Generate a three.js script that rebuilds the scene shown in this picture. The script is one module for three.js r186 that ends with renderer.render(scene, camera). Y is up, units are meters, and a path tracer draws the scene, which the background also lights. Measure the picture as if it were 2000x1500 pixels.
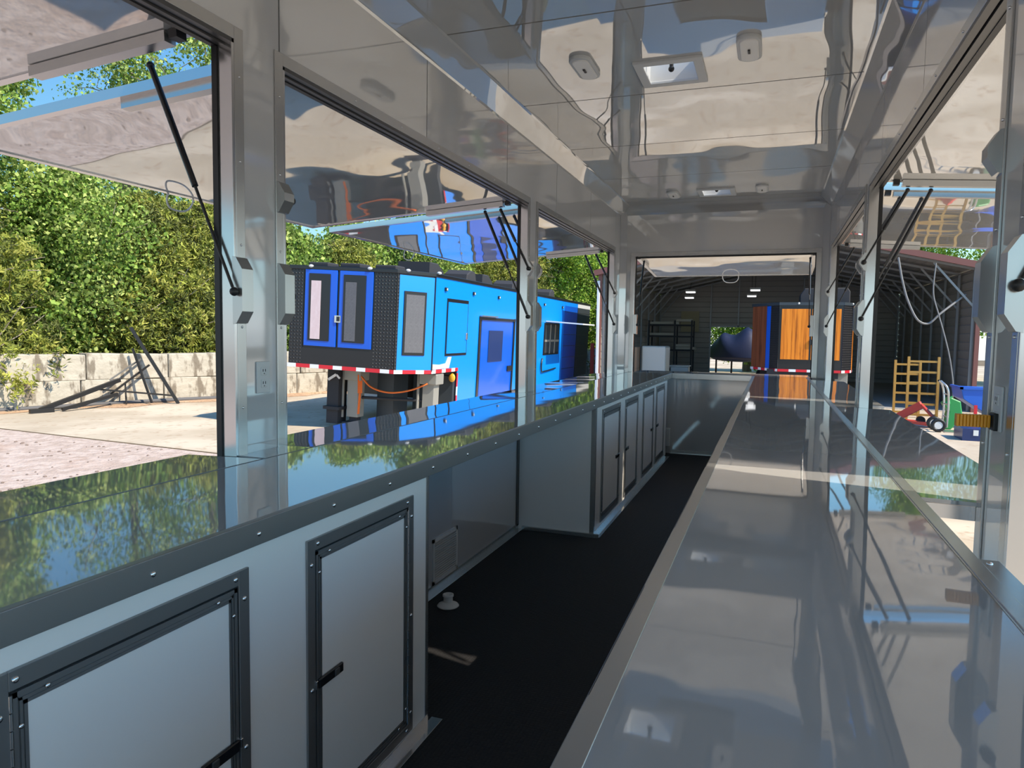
import * as THREE from 'three';
import { Sky } from 'three/addons/objects/Sky.js';
import { RoundedBoxGeometry } from 'three/addons/geometries/RoundedBoxGeometry.js';
import { mergeGeometries } from 'three/addons/utils/BufferGeometryUtils.js';

// ---------- camera, sky, sun, exposure ----------
const renderer = new THREE.WebGLRenderer();
renderer.toneMapping = THREE.LinearToneMapping;
renderer.toneMappingExposure = 0.97;
renderer.shadowMap.enabled = true;
const scene = new THREE.Scene();
const EYE = 1.43, YAW = 0.350196, PITCH = 0.0707527, ROLL = 0.0148681;
const camera = new THREE.PerspectiveCamera(2 * Math.atan(750 / 1382.16) * 180 / Math.PI, 2000 / 1500, 0.05, 300);
{
  const f = new THREE.Vector3(-Math.sin(YAW) * Math.cos(PITCH), -Math.sin(PITCH), -Math.cos(YAW) * Math.cos(PITCH));
  const r = f.clone().cross(new THREE.Vector3(0, 1, 0)).normalize(), u = r.clone().cross(f);
  const r2 = r.clone().multiplyScalar(Math.cos(ROLL)).addScaledVector(u, Math.sin(ROLL));
  const u2 = u.clone().multiplyScalar(Math.cos(ROLL)).addScaledVector(r, -Math.sin(ROLL));
  camera.position.set(0, EYE, 0);
  camera.quaternion.setFromRotationMatrix(new THREE.Matrix4().makeBasis(r2, u2, f.clone().negate()));
}
scene.add(camera);
const SUN = new THREE.Vector3(1, 1.007, 0.228).normalize();
const sky = new Sky();
sky.scale.setScalar(1000);
sky.material.uniforms.turbidity.value = 1.6;
sky.material.uniforms.rayleigh.value = 2.4;
sky.material.uniforms.mieCoefficient.value = 0.004;
sky.material.uniforms.mieDirectionalG.value = 0.8;
sky.material.uniforms.cloudCoverage.value = 0;
sky.material.uniforms.sunPosition.value.copy(SUN);
scene.add(sky);
scene.environment = new THREE.PMREMGenerator(renderer).fromScene(scene).texture;
const SKYLIGHT = 0.215;
scene.environmentIntensity = SKYLIGHT; scene.backgroundIntensity = SKYLIGHT;
const sun = new THREE.DirectionalLight(0xfff1da, 7.5);
sun.position.copy(SUN).multiplyScalar(60); sun.target.position.set(-4, 0, -12); sun.position.add(sun.target.position);
sun.castShadow = true; sun.shadow.mapSize.set(4096, 4096);
Object.assign(sun.shadow.camera, { left: -40, right: 40, top: 40, bottom: -40, near: 1, far: 140 });
scene.add(sun, sun.target);

// ---------- helpers ----------
let SEED = 7;
const rnd = () => { SEED = (SEED * 1664525 + 1013904223) >>> 0; return SEED / 4294967296; };
const rr = (a, b) => a + (b - a) * rnd();
const V = (x, y, z) => new THREE.Vector3(x, y, z);
const taken = new Map();
const numbered = (n) => { const k = taken.get(n) ?? 0; taken.set(n, k + 1); return k ? n + '_' + String(k).padStart(3, '0') : n; };
function uvm(g) {                                   // uv in metres from the face's own axes
  const p = g.attributes.position, n = g.attributes.normal, uv = new Float32Array(p.count * 2);
  for (let i = 0; i < p.count; i++) {
    const ax = Math.abs(n.getX(i)), ay = Math.abs(n.getY(i)), az = Math.abs(n.getZ(i)), x = p.getX(i), y = p.getY(i), z = p.getZ(i);
    if (ay >= ax && ay >= az) { uv[2 * i] = x; uv[2 * i + 1] = z; } else if (ax >= az) { uv[2 * i] = z; uv[2 * i + 1] = y; } else { uv[2 * i] = x; uv[2 * i + 1] = y; }
  }
  g.setAttribute('uv', new THREE.BufferAttribute(uv, 2));
  return g;
}
const box = (x0, x1, y0, y1, z0, z1) => uvm(new THREE.BoxGeometry(Math.abs(x1 - x0), Math.abs(y1 - y0), Math.abs(z1 - z0)).translate((x0 + x1) / 2, (y0 + y1) / 2, (z0 + z1) / 2));
const rbox = (x0, x1, y0, y1, z0, z1, r = 0.006) => uvm(new RoundedBoxGeometry(Math.abs(x1 - x0), Math.abs(y1 - y0), Math.abs(z1 - z0), 2, r).translate((x0 + x1) / 2, (y0 + y1) / 2, (z0 + z1) / 2));
function cyl(a, b, r0, r1 = r0, seg = 12) {
  const A = V(...a), B = V(...b), d = B.clone().sub(A), g = new THREE.CylinderGeometry(r1, r0, d.length(), seg);
  g.applyQuaternion(new THREE.Quaternion().setFromUnitVectors(V(0, 1, 0), d.clone().normalize()));
  return g.translate(...A.add(B).multiplyScalar(0.5).toArray());
}
const tube = (pts, r, seg = 32, rad = 7, closed = false) => new THREE.TubeGeometry(new THREE.CatmullRomCurve3(pts.map((p) => V(...p)), closed, 'centripetal'), seg, r, rad, closed);
function bar(a, b, w, h, up = [0, 1, 0]) {           // square bar between two points
  const A = V(...a), B = V(...b), d = B.clone().sub(A), L = d.length(); d.normalize();
  let s = d.clone().cross(V(...up)); if (s.length() < 1e-3) s = d.clone().cross(V(1, 0, 0)); s.normalize();
  const t = s.clone().cross(d), g = new THREE.BoxGeometry(L, h, w);
  g.applyMatrix4(new THREE.Matrix4().makeBasis(d, t, s.clone()));
  g.translate(...A.add(B).multiplyScalar(0.5).toArray());
  return g;
}
function extr(pts, depth, place, bevel = 0) {        // outline in its plane, pushed along its z, then placed by a Matrix4
  const s = new THREE.Shape(pts.map((p) => new THREE.Vector2(...p)));
  const g = new THREE.ExtrudeGeometry(s, { depth, bevelEnabled: bevel > 0, bevelThickness: bevel, bevelSize: bevel, bevelSegments: 1, curveSegments: 6 });
  if (place) g.applyMatrix4(place);
  return g;
}
function strip(list) {                               // quads given by four corners each, flat normals, uv in metres
  const pos = [], uv = [], idx = [];
  for (const q of list) {
    const k = pos.length / 3, e = V(...q[1]).sub(V(...q[0])).length(), f = V(...q[3]).sub(V(...q[0])).length();
    for (const c of q) pos.push(...c);
    uv.push(0, 0, e, 0, e, f, 0, f); idx.push(k, k + 1, k + 2, k, k + 2, k + 3);
  }
  const g = new THREE.BufferGeometry();
  g.setAttribute('position', new THREE.Float32BufferAttribute(pos, 3)); g.setAttribute('uv', new THREE.Float32BufferAttribute(uv, 2)); g.setIndex(idx); g.computeVertexNormals();
  return g;
}
function slab(a, b, c, d, th) {                      // thick sheet: corners a b c d in order round one face, thickened along the face's normal
  const A = V(...a), n = V(...b).sub(A).cross(V(...d).sub(A)).normalize().multiplyScalar(th), o = [a, b, c, d].map((p) => V(...p).add(n).toArray());
  return strip([[d, c, b, a], o, [a, b, o[1], o[0]], [b, c, o[2], o[1]], [c, d, o[3], o[2]], [d, a, o[0], o[3]]]);
}
const clean = (g) => { g = g.index ? g.toNonIndexed() : g; for (const k of Object.keys(g.attributes)) if (!['position', 'normal', 'uv'].includes(k)) g.deleteAttribute(k); if (!g.attributes.uv) g.setAttribute('uv', new THREE.Float32BufferAttribute(new Float32Array(g.attributes.position.count * 2), 2)); return g; };
const merge = (l) => (l.length === 1 ? l[0] : mergeGeometries(l.map((g) => clean(g))));
function mesh(parent, name, geo, mat) {
  const g = Array.isArray(geo) ? merge(geo) : geo, m = new THREE.Mesh(g, mat);
  m.castShadow = m.receiveShadow = true; m.name = parent === scene ? numbered(name) : name;
  const b = parent.userData.base; if (b && !g.userData.local) { g.translate(-b[0], -b[1], -b[2]); }
  parent.add(m); return m;
}
function put(parent, name, geo, mat, at, turn) {     // shared geometry placed at a world point (or local where the parent has no base)
  const m = new THREE.Mesh(geo, mat); m.castShadow = m.receiveShadow = true; m.name = name;
  const b = parent.userData.base ?? [0, 0, 0]; m.position.set(at[0] - b[0], at[1] - b[1], at[2] - b[2]); if (turn) m.rotation.set(...turn);
  parent.add(m); return m;
}
function grp(parent, name) { const g = new THREE.Group(); g.name = name; if (parent.userData.base) g.userData.base = parent.userData.base; parent.add(g); return g; }
function thing(name, label, category, base = [0, 0, 0], group) {
  const g = new THREE.Group(); g.name = numbered(name); g.position.set(...base); g.userData = { label, category, base }; if (group) g.userData.group = group; scene.add(g); return g;
}
function struct(name, label) { const g = new THREE.Group(); g.name = numbered(name); g.userData = { kind: 'structure', label }; scene.add(g); return g; }

// ---------- textures ----------
function lattice(n, seed) { let s = seed; const a = new Float32Array(n * n); for (let i = 0; i < n * n; i++) { s = (s * 1664525 + 1013904223) >>> 0; a[i] = s / 4294967296; } return a; }
function fbm(size, base, oct, seed, gain = 0.5, sx = 1, sy = 1) {          // tiling value noise, 0..1
  const out = new Float32Array(size * size); let amp = 1, tot = 0;
  for (let o = 0; o < oct; o++) {
    const nx = Math.max(1, Math.round(base * sx)) << o, ny = Math.max(1, Math.round(base * sy)) << o, m = Math.max(nx, ny), L = lattice(m, seed + o * 77);
    for (let y = 0; y < size; y++) {
      const fy = (y / size) * ny, y0 = Math.floor(fy), ty = fy - y0, wy = ty * ty * ty * (ty * (ty * 6 - 15) + 10);
      for (let x = 0; x < size; x++) {
        const fx = (x / size) * nx, x0 = Math.floor(fx), tx = fx - x0, wx = tx * tx * tx * (tx * (tx * 6 - 15) + 10), xa = x0 % nx, xb = (x0 + 1) % nx, ya = y0 % ny, yb = (y0 + 1) % ny;
        const p = L[ya * m + xa], q = L[ya * m + xb], r = L[yb * m + xa], s = L[yb * m + xb];
        out[y * size + x] += amp * (p + (q - p) * wx + (r - p) * wy + (p - q - r + s) * wx * wy);
      }
    }
    tot += amp; amp *= gain;
  }
  for (let i = 0; i < out.length; i++) out[i] /= tot;
  return out;
}
function height(size, f, metres) {
  const d = new Float32Array(size * size * 4);
  for (let i = 0; i < size * size; i++) { d[4 * i] = d[4 * i + 1] = d[4 * i + 2] = f[i]; d[4 * i + 3] = 1; }
  const t = new THREE.DataTexture(d, size, size, THREE.RGBAFormat, THREE.FloatType);
  t.wrapS = t.wrapT = THREE.RepeatWrapping; t.magFilter = THREE.LinearFilter; t.repeat.set(1 / metres[0], 1 / metres[1]); t.needsUpdate = true; return t;
}
function colour(size, fn, metres) {                 // fn(i, x, y) -> linear rgb
  const d = new Uint8Array(size * size * 4), e = (v) => Math.round(255 * Math.min(1, Math.max(0, v <= 0.0031308 ? v * 12.92 : 1.055 * Math.pow(v, 1 / 2.4) - 0.055)));
  for (let i = 0; i < size * size; i++) { const c = fn(i, i % size, Math.floor(i / size)); d[4 * i] = e(c[0]); d[4 * i + 1] = e(c[1]); d[4 * i + 2] = e(c[2]); d[4 * i + 3] = 255; }
  const t = new THREE.DataTexture(d, size, size); t.colorSpace = THREE.SRGBColorSpace;
  t.wrapS = t.wrapT = THREE.RepeatWrapping; t.magFilter = THREE.LinearFilter; t.repeat.set(1 / metres[0], 1 / metres[1]); t.needsUpdate = true; return t;
}
const mix = (a, b, t) => [a[0] + (b[0] - a[0]) * t, a[1] + (b[1] - a[1]) * t, a[2] + (b[2] - a[2]) * t];
const sst = (a, b, x) => { const t = Math.min(1, Math.max(0, (x - a) / (b - a))); return t * t * (3 - 2 * t); };
const N1 = fbm(512, 4, 6, 11), N2 = fbm(512, 8, 6, 23, 0.6), N3 = fbm(512, 32, 4, 5, 0.6), NW = fbm(512, 3, 2, 41, 0.35), NS = fbm(512, 2, 5, 91, 0.55, 8, 1);
const wave = (m, k = 1) => height(512, NW, [m, m * k]);
// ---------- materials ----------
const C3 = (r, g, b) => new THREE.Color().setRGB(r, g, b);
const PM = (o) => new THREE.MeshPhysicalMaterial(o), SM = (o) => new THREE.MeshStandardMaterial(o);
const M = {};
M.panel = PM({ color: C3(.60, .61, .62), metalness: .3, roughness: .05, bumpMap: wave(2.6), bumpScale: .005 });
M.ceil = PM({ color: C3(.62, .62, .61), metalness: .42, roughness: .02, bumpMap: wave(2.4), bumpScale: .012 });
M.awn = PM({ color: C3(.66, .66, .65), metalness: .45, roughness: .02, bumpMap: wave(2.2), bumpScale: .009 });
M.counter = PM({ color: C3(.46, .465, .47), metalness: .32, roughness: .03, bumpMap: wave(1.1, 2), bumpScale: .0022 });
M.cab = PM({ color: C3(.91, .89, .86), metalness: .08, roughness: .25, bumpMap: wave(2), bumpScale: .002 });
M.trim = PM({ color: C3(.29, .29, .29), metalness: .75, roughness: .38 });
M.alu = PM({ color: C3(.52, .52, .51), metalness: .85, roughness: .26 });
M.aluB = PM({ color: C3(.58, .58, .58), metalness: .9, roughness: .18 });
M.darkTrim = PM({ color: C3(.11, .11, .11), metalness: .6, roughness: .4 });
M.steel = PM({ color: C3(.75, .76, .78), metalness: 1, roughness: .2 });
M.gap = SM({ color: C3(.012, .012, .013), roughness: .9 });
M.black = SM({ color: C3(.012, .012, .013), roughness: .45 });
M.blackGloss = PM({ color: C3(.012, .012, .014), roughness: .15 });
M.white = PM({ color: C3(.72, .72, .70), roughness: .35 });
M.plate = PM({ color: C3(.6, .62, .63), roughness: .4 });
M.rubber = SM({ color: C3(.013, .013, .015), roughness: .72, bumpMap: height(512, N3.map((v, i) => { const x = i % 512, y = i >> 9; return .6 * Math.abs(Math.sin(x * Math.PI / 16)) * Math.abs(Math.sin(y * Math.PI / 16)) + .4 * v; }), [.5, .5]), bumpScale: .0015 });
M.concrete = SM({ roughness: .95, map: colour(512, (i) => mix(mix([.46, .38, .28], [.62, .53, .41], sst(.3, .7, N1[i])), [.36, .25, .16], .7 * sst(.56, .8, N2[(i * 7) % 262144])), [7, 7]), bumpMap: height(512, N2, [3, 3]), bumpScale: .01 });
M.gravel = SM({ roughness: 1, map: colour(512, (i) => mix(mix([.44, .34, .285], [.56, .455, .395], sst(.3, .7, N3[i])), [.42, .26, .18], .5 * sst(.5, .75, N1[i])), [4, 4]), bumpMap: height(512, N3, [1.6, 1.6]), bumpScale: .02 });
M.asphalt = SM({ roughness: 1, map: colour(512, (i) => mix([.30, .29, .28], [.44, .42, .39], N2[i]), [5, 5]), bumpMap: height(512, N3, [1.5, 1.5]), bumpScale: .01 });
M.dirt = SM({ roughness: 1, map: colour(512, (i) => mix(mix([.42, .24, .13], [.58, .42, .28], N2[i]), [.20, .12, .06], .7 * sst(.55, .75, N3[i])), [2, 2]), bumpMap: height(512, N3, [1, 1]), bumpScale: .02 });
M.soil = SM({ roughness: 1, map: colour(512, (i) => mix([.10, .07, .04], [.24, .17, .09], N1[i]), [5, 5]) });
const blockTex = (k) => colour(512, (i, x, y) => { const s = NS[(i + k * 997) % 262144], n = N2[(i + k * 4111) % 262144]; return mix(mix([.38, .34, .27], [.54, .50, .42], n), [.16, .13, .095], .85 * sst(.46, .68, s)); }, [2, .7]);
M.block = [0, 1, 2].map((k) => SM({ roughness: .97, map: blockTex(k), bumpMap: height(512, N2, [1.3, 1.3]), bumpScale: .02 }));
M.amber = PM({ color: C3(.80, .33, .012), roughness: .25 });
M.ventLid = PM({ color: C3(.9, .92, .95), roughness: .35, transmission: .75, thickness: 0 });
M.lens = PM({ color: C3(.8, .8, .78), roughness: .3 });

// ---------- the trailer we stand in ----------
const U = EYE, XL = -1.25 * U, XR = 0.395 * U, TH = 0.065, YC = U * (1 - 0.3154), YT = 2.431, CE = 3.0, CV = 0.104, ZB = -6.12 * U, ZF = 1.15, SILL = 0.58;
const WIN = [[0.87, -2.03], [-2.29, -5.19], [-5.434, -8.35]], SEAM = [ZF, 0.161, -1.058, -2.278, -3.498, -4.73, -5.945, -7.16, -8.40];
const HINGE = 2.44, DROP = 2.303, OUT = 3.72 + XL;      // awning: height at the hinge and at its free edge, reach beyond the wall

const fl = struct('floor', 'black textured rubber floor of the trailer');
mesh(fl, 'rubber_floor', box(XL, XR, -0.03, 0, ZB, ZF), M.rubber);
mesh(fl, 'floor_deck', box(XL - TH, XR + TH, -0.12, -0.031, ZB - TH, ZF + TH), M.alu);

for (const s of [-1, 1]) {
  const X = s < 0 ? XL : XR, xo = X + s * TH, w = struct(s < 0 ? 'wall_left' : 'wall_right', s < 0 ? 'glossy grey panelled side wall with wide open windows, left' : 'glossy grey panelled side wall with wide open windows, right');
  const a = (t) => X + s * t;
  mesh(w, 'lower_wall', box(a(0), xo, 0, SILL - .03, ZB, ZF), M.panel);
  const zs = [[ZF, WIN[0][0]], [WIN[0][1], WIN[1][0]], [WIN[1][1], WIN[2][0]], [WIN[2][1], ZB]];
  for (const [p, q] of zs) mesh(w, 'post', box(a(0), xo, SILL - .0299, YT + .0118, q, p), M.panel);
  mesh(w, 'header_core', box(a(.006), xo, YT + .012, CE + .05, ZB, ZF), M.gap);
  mesh(w, 'outer_skin', box(xo, xo + s * .004, YT + .02, CE + .1, ZB - TH, ZF + TH), M.panel);
  for (let i = 0; i < SEAM.length; i++) {
    const z0 = SEAM[i] - (i ? .004 : 0), z1 = i + 1 < SEAM.length ? SEAM[i + 1] + .004 : ZB;
    mesh(w, 'header_panel', box(a(0), a(.0055), YT + .012, CE - CV * .5, z1, z0), M.panel);
  }
}
// far end wall with its own opening
const RX0 = -1.62, RX1 = 0.45, RT = 2.40;
const wb = struct('wall_back', 'glossy grey end wall with an open window and a panel below it');
mesh(wb, 'lower_panel', box(XL, XR, 0, YC - .06, ZB - TH, ZB), M.panel);
mesh(wb, 'header_panel', box(XL, XR, RT, CE + .05, ZB - TH, ZB), M.panel);
for (const [p, q] of [[XL, RX0], [RX1, XR]]) mesh(wb, 'corner_post', box(p, q, YC - .06, RT, ZB - TH, ZB), M.panel);
const wf = struct('wall_front', 'glossy grey end wall with its wide doorway standing open, behind the camera');
for (const [p, q, a, b] of [[XL - TH, -1.62, 0, CE + .05], [.40, XR + TH, 0, CE + .05], [-1.62, .40, 2.42, CE + .05]]) mesh(wf, 'wall_panel', box(p, q, a, b, ZF, ZF + TH), M.panel);
// ceiling
const ce = struct('ceiling', 'mirror-glossy pale ceiling of wide panels with thin dark joints');
const ventZ = [[-4.174, -4.575], [-7.87, -8.26]], ventX = [-.812, -.43];
const holed = (y0, y1, o) => [box(XL - TH - o, ventX[0] + .03, y0, y1, ZB - TH - o, ZF + TH + o), box(ventX[1] - .03, XR + TH + o, y0, y1, ZB - TH - o, ZF + TH + o), ...[[ZF + TH + o, ventZ[0][0] - .03], [ventZ[0][1] + .03, ventZ[1][0] - .03], [ventZ[1][1] + .03, ZB - TH - o]].map(([p, q]) => box(ventX[0] + .03, ventX[1] - .03, y0, y1, q, p))];
mesh(ce, 'roof_core', holed(CE + .008, CE + .1, 0), M.gap);
mesh(ce, 'roof_skin', holed(CE + .1, CE + .12, .01), M.white);
for (let i = 0; i < SEAM.length; i++) {
  const z0 = SEAM[i] - (i ? .006 : 0), z1 = i + 1 < SEAM.length ? SEAM[i + 1] + .006 : ZB + .02, v = ventZ.find(([p, q]) => p < z0 && q > z1), L = [];
  const x0 = XL + CV * .6, x1 = XR - CV * .6;
  if (!v) L.push(box(x0, x1, CE, CE + .006, z1, z0));
  else {
    const [p, q] = [v[0] - .03, v[1] + .03];
    L.push(box(x0, ventX[0] + .03, CE, CE + .006, z1, z0), box(ventX[1] - .03, x1, CE, CE + .006, z1, z0), box(ventX[0] + .03, ventX[1] - .03, CE, CE + .006, p, z0), box(ventX[0] + .03, ventX[1] - .03, CE, CE + .006, z1, q));
  }
  mesh(ce, 'ceiling_panel', L, M.ceil);
}
// coves along the top corners, and the round corners of the far wall
function cove(name, label, pts, nrm) {
  const g = struct(name, label); mesh(g, 'cove_panel', pts, nrm); return g;
}
{
  const arc = (s) => { const X = s < 0 ? XL : XR, f = [[0, CV + .012], [.006, CV], [CV, .006], [CV + .012, 0]], q = []; for (let i = 0; i < 3; i++) { const A = [X - s * f[i][0], CE - f[i][1]], B = [X - s * f[i + 1][0], CE - f[i + 1][1]]; q.push([[A[0], A[1], ZF], [A[0], A[1], ZB], [B[0], B[1], ZB], [B[0], B[1], ZF]]); } return strip(q); };
  cove('trim_1', 'sloping glossy cove along the ceiling edge over the windows facing the trees', arc(-1), M.ceil);
  cove('trim_2', 'sloping glossy cove along the ceiling edge over the windows opposite', arc(1), M.ceil);
  const q = [];
  for (let i = 0; i < 6; i++) { const f = (k) => { const t = k / 6; return [CE - (1 - t) * (1 - t) * CV - 2 * t * (1 - t) * .3 * CV, ZB + t * t * CV + 2 * t * (1 - t) * .3 * CV]; }; const A = f(i), B = f(i + 1); q.push([[XL, A[0], A[1]], [XR, A[0], A[1]], [XR, B[0], B[1]], [XL, B[0], B[1]]]); }
  cove('trim_3', 'sloping glossy cove above the end window', strip(q), M.ceil);
  for (const s of [-1, 1]) { const X = s < 0 ? XL : XR; cove('trim_' + (s < 0 ? 4 : 5), s < 0 ? 'narrow upright corner strip of the end wall on the tree side' : 'narrow upright corner strip of the end wall on the shed side', strip([[[X - s * .001, YC, ZB + .07], [X - s * .07, YC, ZB + .001], [X - s * .07, CE - .05, ZB + .001], [X - s * .001, CE - .05, ZB + .07]]]), M.panel); }
}

// ---------- windows: aluminium frames, gaskets and strut brackets ----------
const winName = (s, i) => (s < 0 ? ['nearest', 'middle', 'farthest'][i] + ' window on the tree side' : ['nearest', 'middle', 'farthest'][i] + ' window on the shed side');
const screwG = new THREE.SphereGeometry(.0045, 8, 5, 0, Math.PI * 2, 0, Math.PI / 2);
let wn = 0;
for (const s of [-1, 1]) for (let i = 0; i < 3; i++) {
  const X = s < 0 ? XL : XR, [z0, z1] = WIN[i], w = struct('window_' + (++wn), 'aluminium frame of the ' + winName(s, i)), FW = .045, f0 = X - s * .007;
  for (const [p, q, nm] of [[z0, z0 + FW, 'jamb'], [z1 - FW, z1, 'jamb']]) mesh(w, nm, rbox(f0, X, SILL - .05, YT + FW, p, q, .002), M.alu);
  mesh(w, 'head', rbox(f0, X, YT, YT + FW, z1, z0, .002), M.alu);
  mesh(w, 'sill', rbox(f0 , X + s * (TH + .01), SILL - .03, SILL, z1, z0, .002), M.alu);
  const r0 = X - s * .006, r1 = X + s * (TH - .012), r2 = X + s * (TH + .01);
  mesh(w, 'jamb_lining', rbox(r0, r1, SILL, YT, z0 - .013, z0, .002), M.aluB); mesh(w, 'jamb_lining', rbox(r0, r1, SILL, YT, z1, z1 + .013, .002), M.aluB);
  mesh(w, 'head_lining', [box(r0, X + s * .02, YT - .014, YT, z1, z0), box(X + s * .026, r1, YT - .02, YT, z1, z0)], M.darkTrim);  // shading under the window head is put into this darker colour
  mesh(w, 'gasket', [box(r1, r2, SILL, YT, z0 - .02, z0 + .004), box(r1, r2, SILL, YT, z1 - .004, z1 + .02), box(r1, r2, YT - .024, YT + .004, z1, z0)], M.black);
  const scr = (y, z) => put(w, 'screw', screwG, M.steel, [f0 - s * 0, y, z], [0, 0, s * Math.PI / 2]);
  for (let y = 1.15; y < 2.4; y += .29) { scr(y, z0 + FW / 2); scr(y, z1 - FW / 2); }
  for (let z = z1 + .3; z < z0 - .1; z += .42) scr(YT + FW / 2, z);
  for (const e of [0, 1]) {                         // channel brackets on the jambs carry the struts
    const za = e ? z1 - .042 : z0 - .016, br = (y0, y1) => mesh(w, 'strut_bracket', extr([[0, y0], [.016, y0 + .004], [.042, y0 + .045], [.042, y1 - .045], [.016, y1 - .004], [0, y1]], .058, new THREE.Matrix4().makeBasis(V(-s, 0, 0), V(0, 1, 0), V(0, 0, -s)).setPosition(X, 0, s < 0 ? za : za + .058)), M.alu);
    br(1.45, 1.688); if (i) br(1.875, 1.995);
  }
}
{
  const w = struct('window_7', 'aluminium frame of the end window');
  mesh(w, 'head', rbox(RX0 - .045, RX1 + .045, RT, RT + .045, ZB, ZB + .008, .002), M.aluB);
  for (const [p, q] of [[RX0 - .045, RX0], [RX1, RX1 + .045]]) mesh(w, 'jamb', rbox(p, q, YC, RT - .0005, ZB, ZB + .008, .002), M.alu);
  mesh(w, 'jamb_lining', box(RX0, RX0 + .012, YC, RT, ZB - TH, ZB), M.aluB); mesh(w, 'jamb_lining', box(RX1 - .012, RX1, YC, RT, ZB - TH, ZB), M.aluB);
  mesh(w, 'gasket', [box(RX0, RX1, RT - .02, RT, ZB - TH - .01, ZB - TH), box(RX0, RX0 + .02, YC, RT, ZB - TH - .01, ZB - TH), box(RX1 - .02, RX1, YC, RT, ZB - TH - .01, ZB - TH)], M.black);
  for (const s of [-1, 1]) mesh(w, 'strut_bracket', rbox(s < 0 ? RX0 + .012 : RX1 - .05, s < 0 ? RX0 + .05 : RX1 - .012, 1.45, 1.69, ZB - TH, ZB + .03, .003), M.alu);
}

// ---------- awnings ----------
function loopPts(c, u, v, w, h) { return [[-.5, 0], [-.5, .5], [-.32, 1], [.32, 1], [.5, .5], [.5, 0], [.32, -.35], [-.32, -.35]].map(([p, q]) => [c[0] + u[0] * p * w + v[0] * q * h, c[1] + u[1] * p * w + v[1] * q * h, c[2] + u[2] * p * w + v[2] * q * h]); }
// frame of an awning: h = hinge point, o = unit vector outwards, a = unit vector along the hinge, len along it, sl = slope
function awning(label, h, o, a, len, reach, group) {
  const t = thing('awning', label, 'awning', h, group), sl = (HINGE - DROP) / OUT;
  const P = (u, v, k = 0) => [h[0] + o[0] * u + a[0] * v, h[1] - sl * u + k, h[2] + o[2] * u + a[2] * v];
  const flip = (o[0] * a[2] - o[2] * a[0]) > 0;
  const sh = (u0, u1, v0, v1, k0, k1) => { const A = P(u0, v0, k0), B = P(u1, v0, k0), Cc = P(u1, v1, k0), D = P(u0, v1, k0); return flip ? slab(A, D, Cc, B, k1 - k0) : slab(A, B, Cc, D, k1 - k0); };
  mesh(t, 'panel', sh(0, reach, 0, len, .004, .036), M.awn);
  mesh(t, 'edge_frame', [sh(-.01, .035, 0, len, 0, .042), sh(reach - .035, reach + .004, -.003, len + .003, -.002, .042), sh(0, reach, -.004, .035, -.001, .042), sh(0, reach, len - .035, len + .004, -.001, .042)], M.aluB);
  for (const v of [.05, len - .05]) {
    mesh(t, 'side_bar', sh(.1, .75, v - .025, v + .025, -.036, .001), M.alu);
    mesh(t, 'latch_block', sh(.05, .085, v - .022, v + .022, -.03, .001), M.black);
  }
  mesh(t, 'pull_loop', tube(loopPts(P(reach - .01, len / 2, .0), a, [o[0] * .35, -1, o[2] * .35], .21, .085), .006, 40, 6, true), M.white);
  return t;
}
const reach = 3.72 + XL - TH;                        // 1.87 m
function strut(label, lo, hi, group) {
  const t = thing('gas_strut', label, 'gas strut', lo, group), k = (f) => [0, 1, 2].map((c) => lo[c] + (hi[c] - lo[c]) * f);
  mesh(t, 'rod', cyl(k(.02), k(.5), .0055, .0055, 8), M.black); mesh(t, 'cylinder', cyl(k(.46), hi, .0115, .0115, 10), M.blackGloss);
  mesh(t, 'end_fitting', new THREE.SphereGeometry(.016, 8, 6).translate(...lo), M.black); mesh(t, 'end_fitting', new THREE.SphereGeometry(.014, 8, 6).translate(...hi), M.black);
}
const AWZ = [[.9, -1.975], [-2.27, -5.17], [-5.42, -8.36]];
for (const s of [-1, 1]) for (let i = 0; i < 3; i++) {
  const xo = (s < 0 ? XL : XR) + s * (TH + .005), [z0, z1] = AWZ[i], [w0, w1] = WIN[i], sl = .0732;
  awning('glossy grey awning propped open over the ' + winName(s, i), [xo, HINGE, z0], [s, 0, 0], [0, 0, -1], z0 - z1, reach, 'side awnings');
  for (const e of [0, 1]) {
    if (e === 0 && i === 0) continue;
    const z = e ? w1 + .03 : w0 - .03, X = s < 0 ? XL : XR, tag = `${i ? 'KIND ' : ''}black gas strut, ${e ? 'far' : 'near'} jamb, ${winName(s, i)}`;
    strut(tag.replace('KIND', 'longer'), [X + s * -.02, 1.563, z], [xo + s * .27, HINGE - sl * .27 - .05, z], 'awning struts');
    if (i) strut(tag.replace('KIND', 'shorter'), [X + s * -.02, 1.93, z], [xo + s * .14, HINGE - sl * .14 - .05, z], 'awning struts');
  }
}
awning('glossy grey awning propped open over the end window, facing the shed', [RX0 - .03, 2.425, ZB - TH - .005], [0, 0, -1], [1, 0, 0], RX1 - RX0 + .06, 1.78);
for (const s of [-1, 1]) { const x = s < 0 ? RX0 + .06 : RX1 - .06; strut(`black gas strut of the end awning on the ${s < 0 ? 'tree' : 'shed'} side`, [x, 1.563, ZB + .03], [x, 2.425 - .0732 * .27 - .036, ZB - TH - .27], 'awning struts'); }

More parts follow.
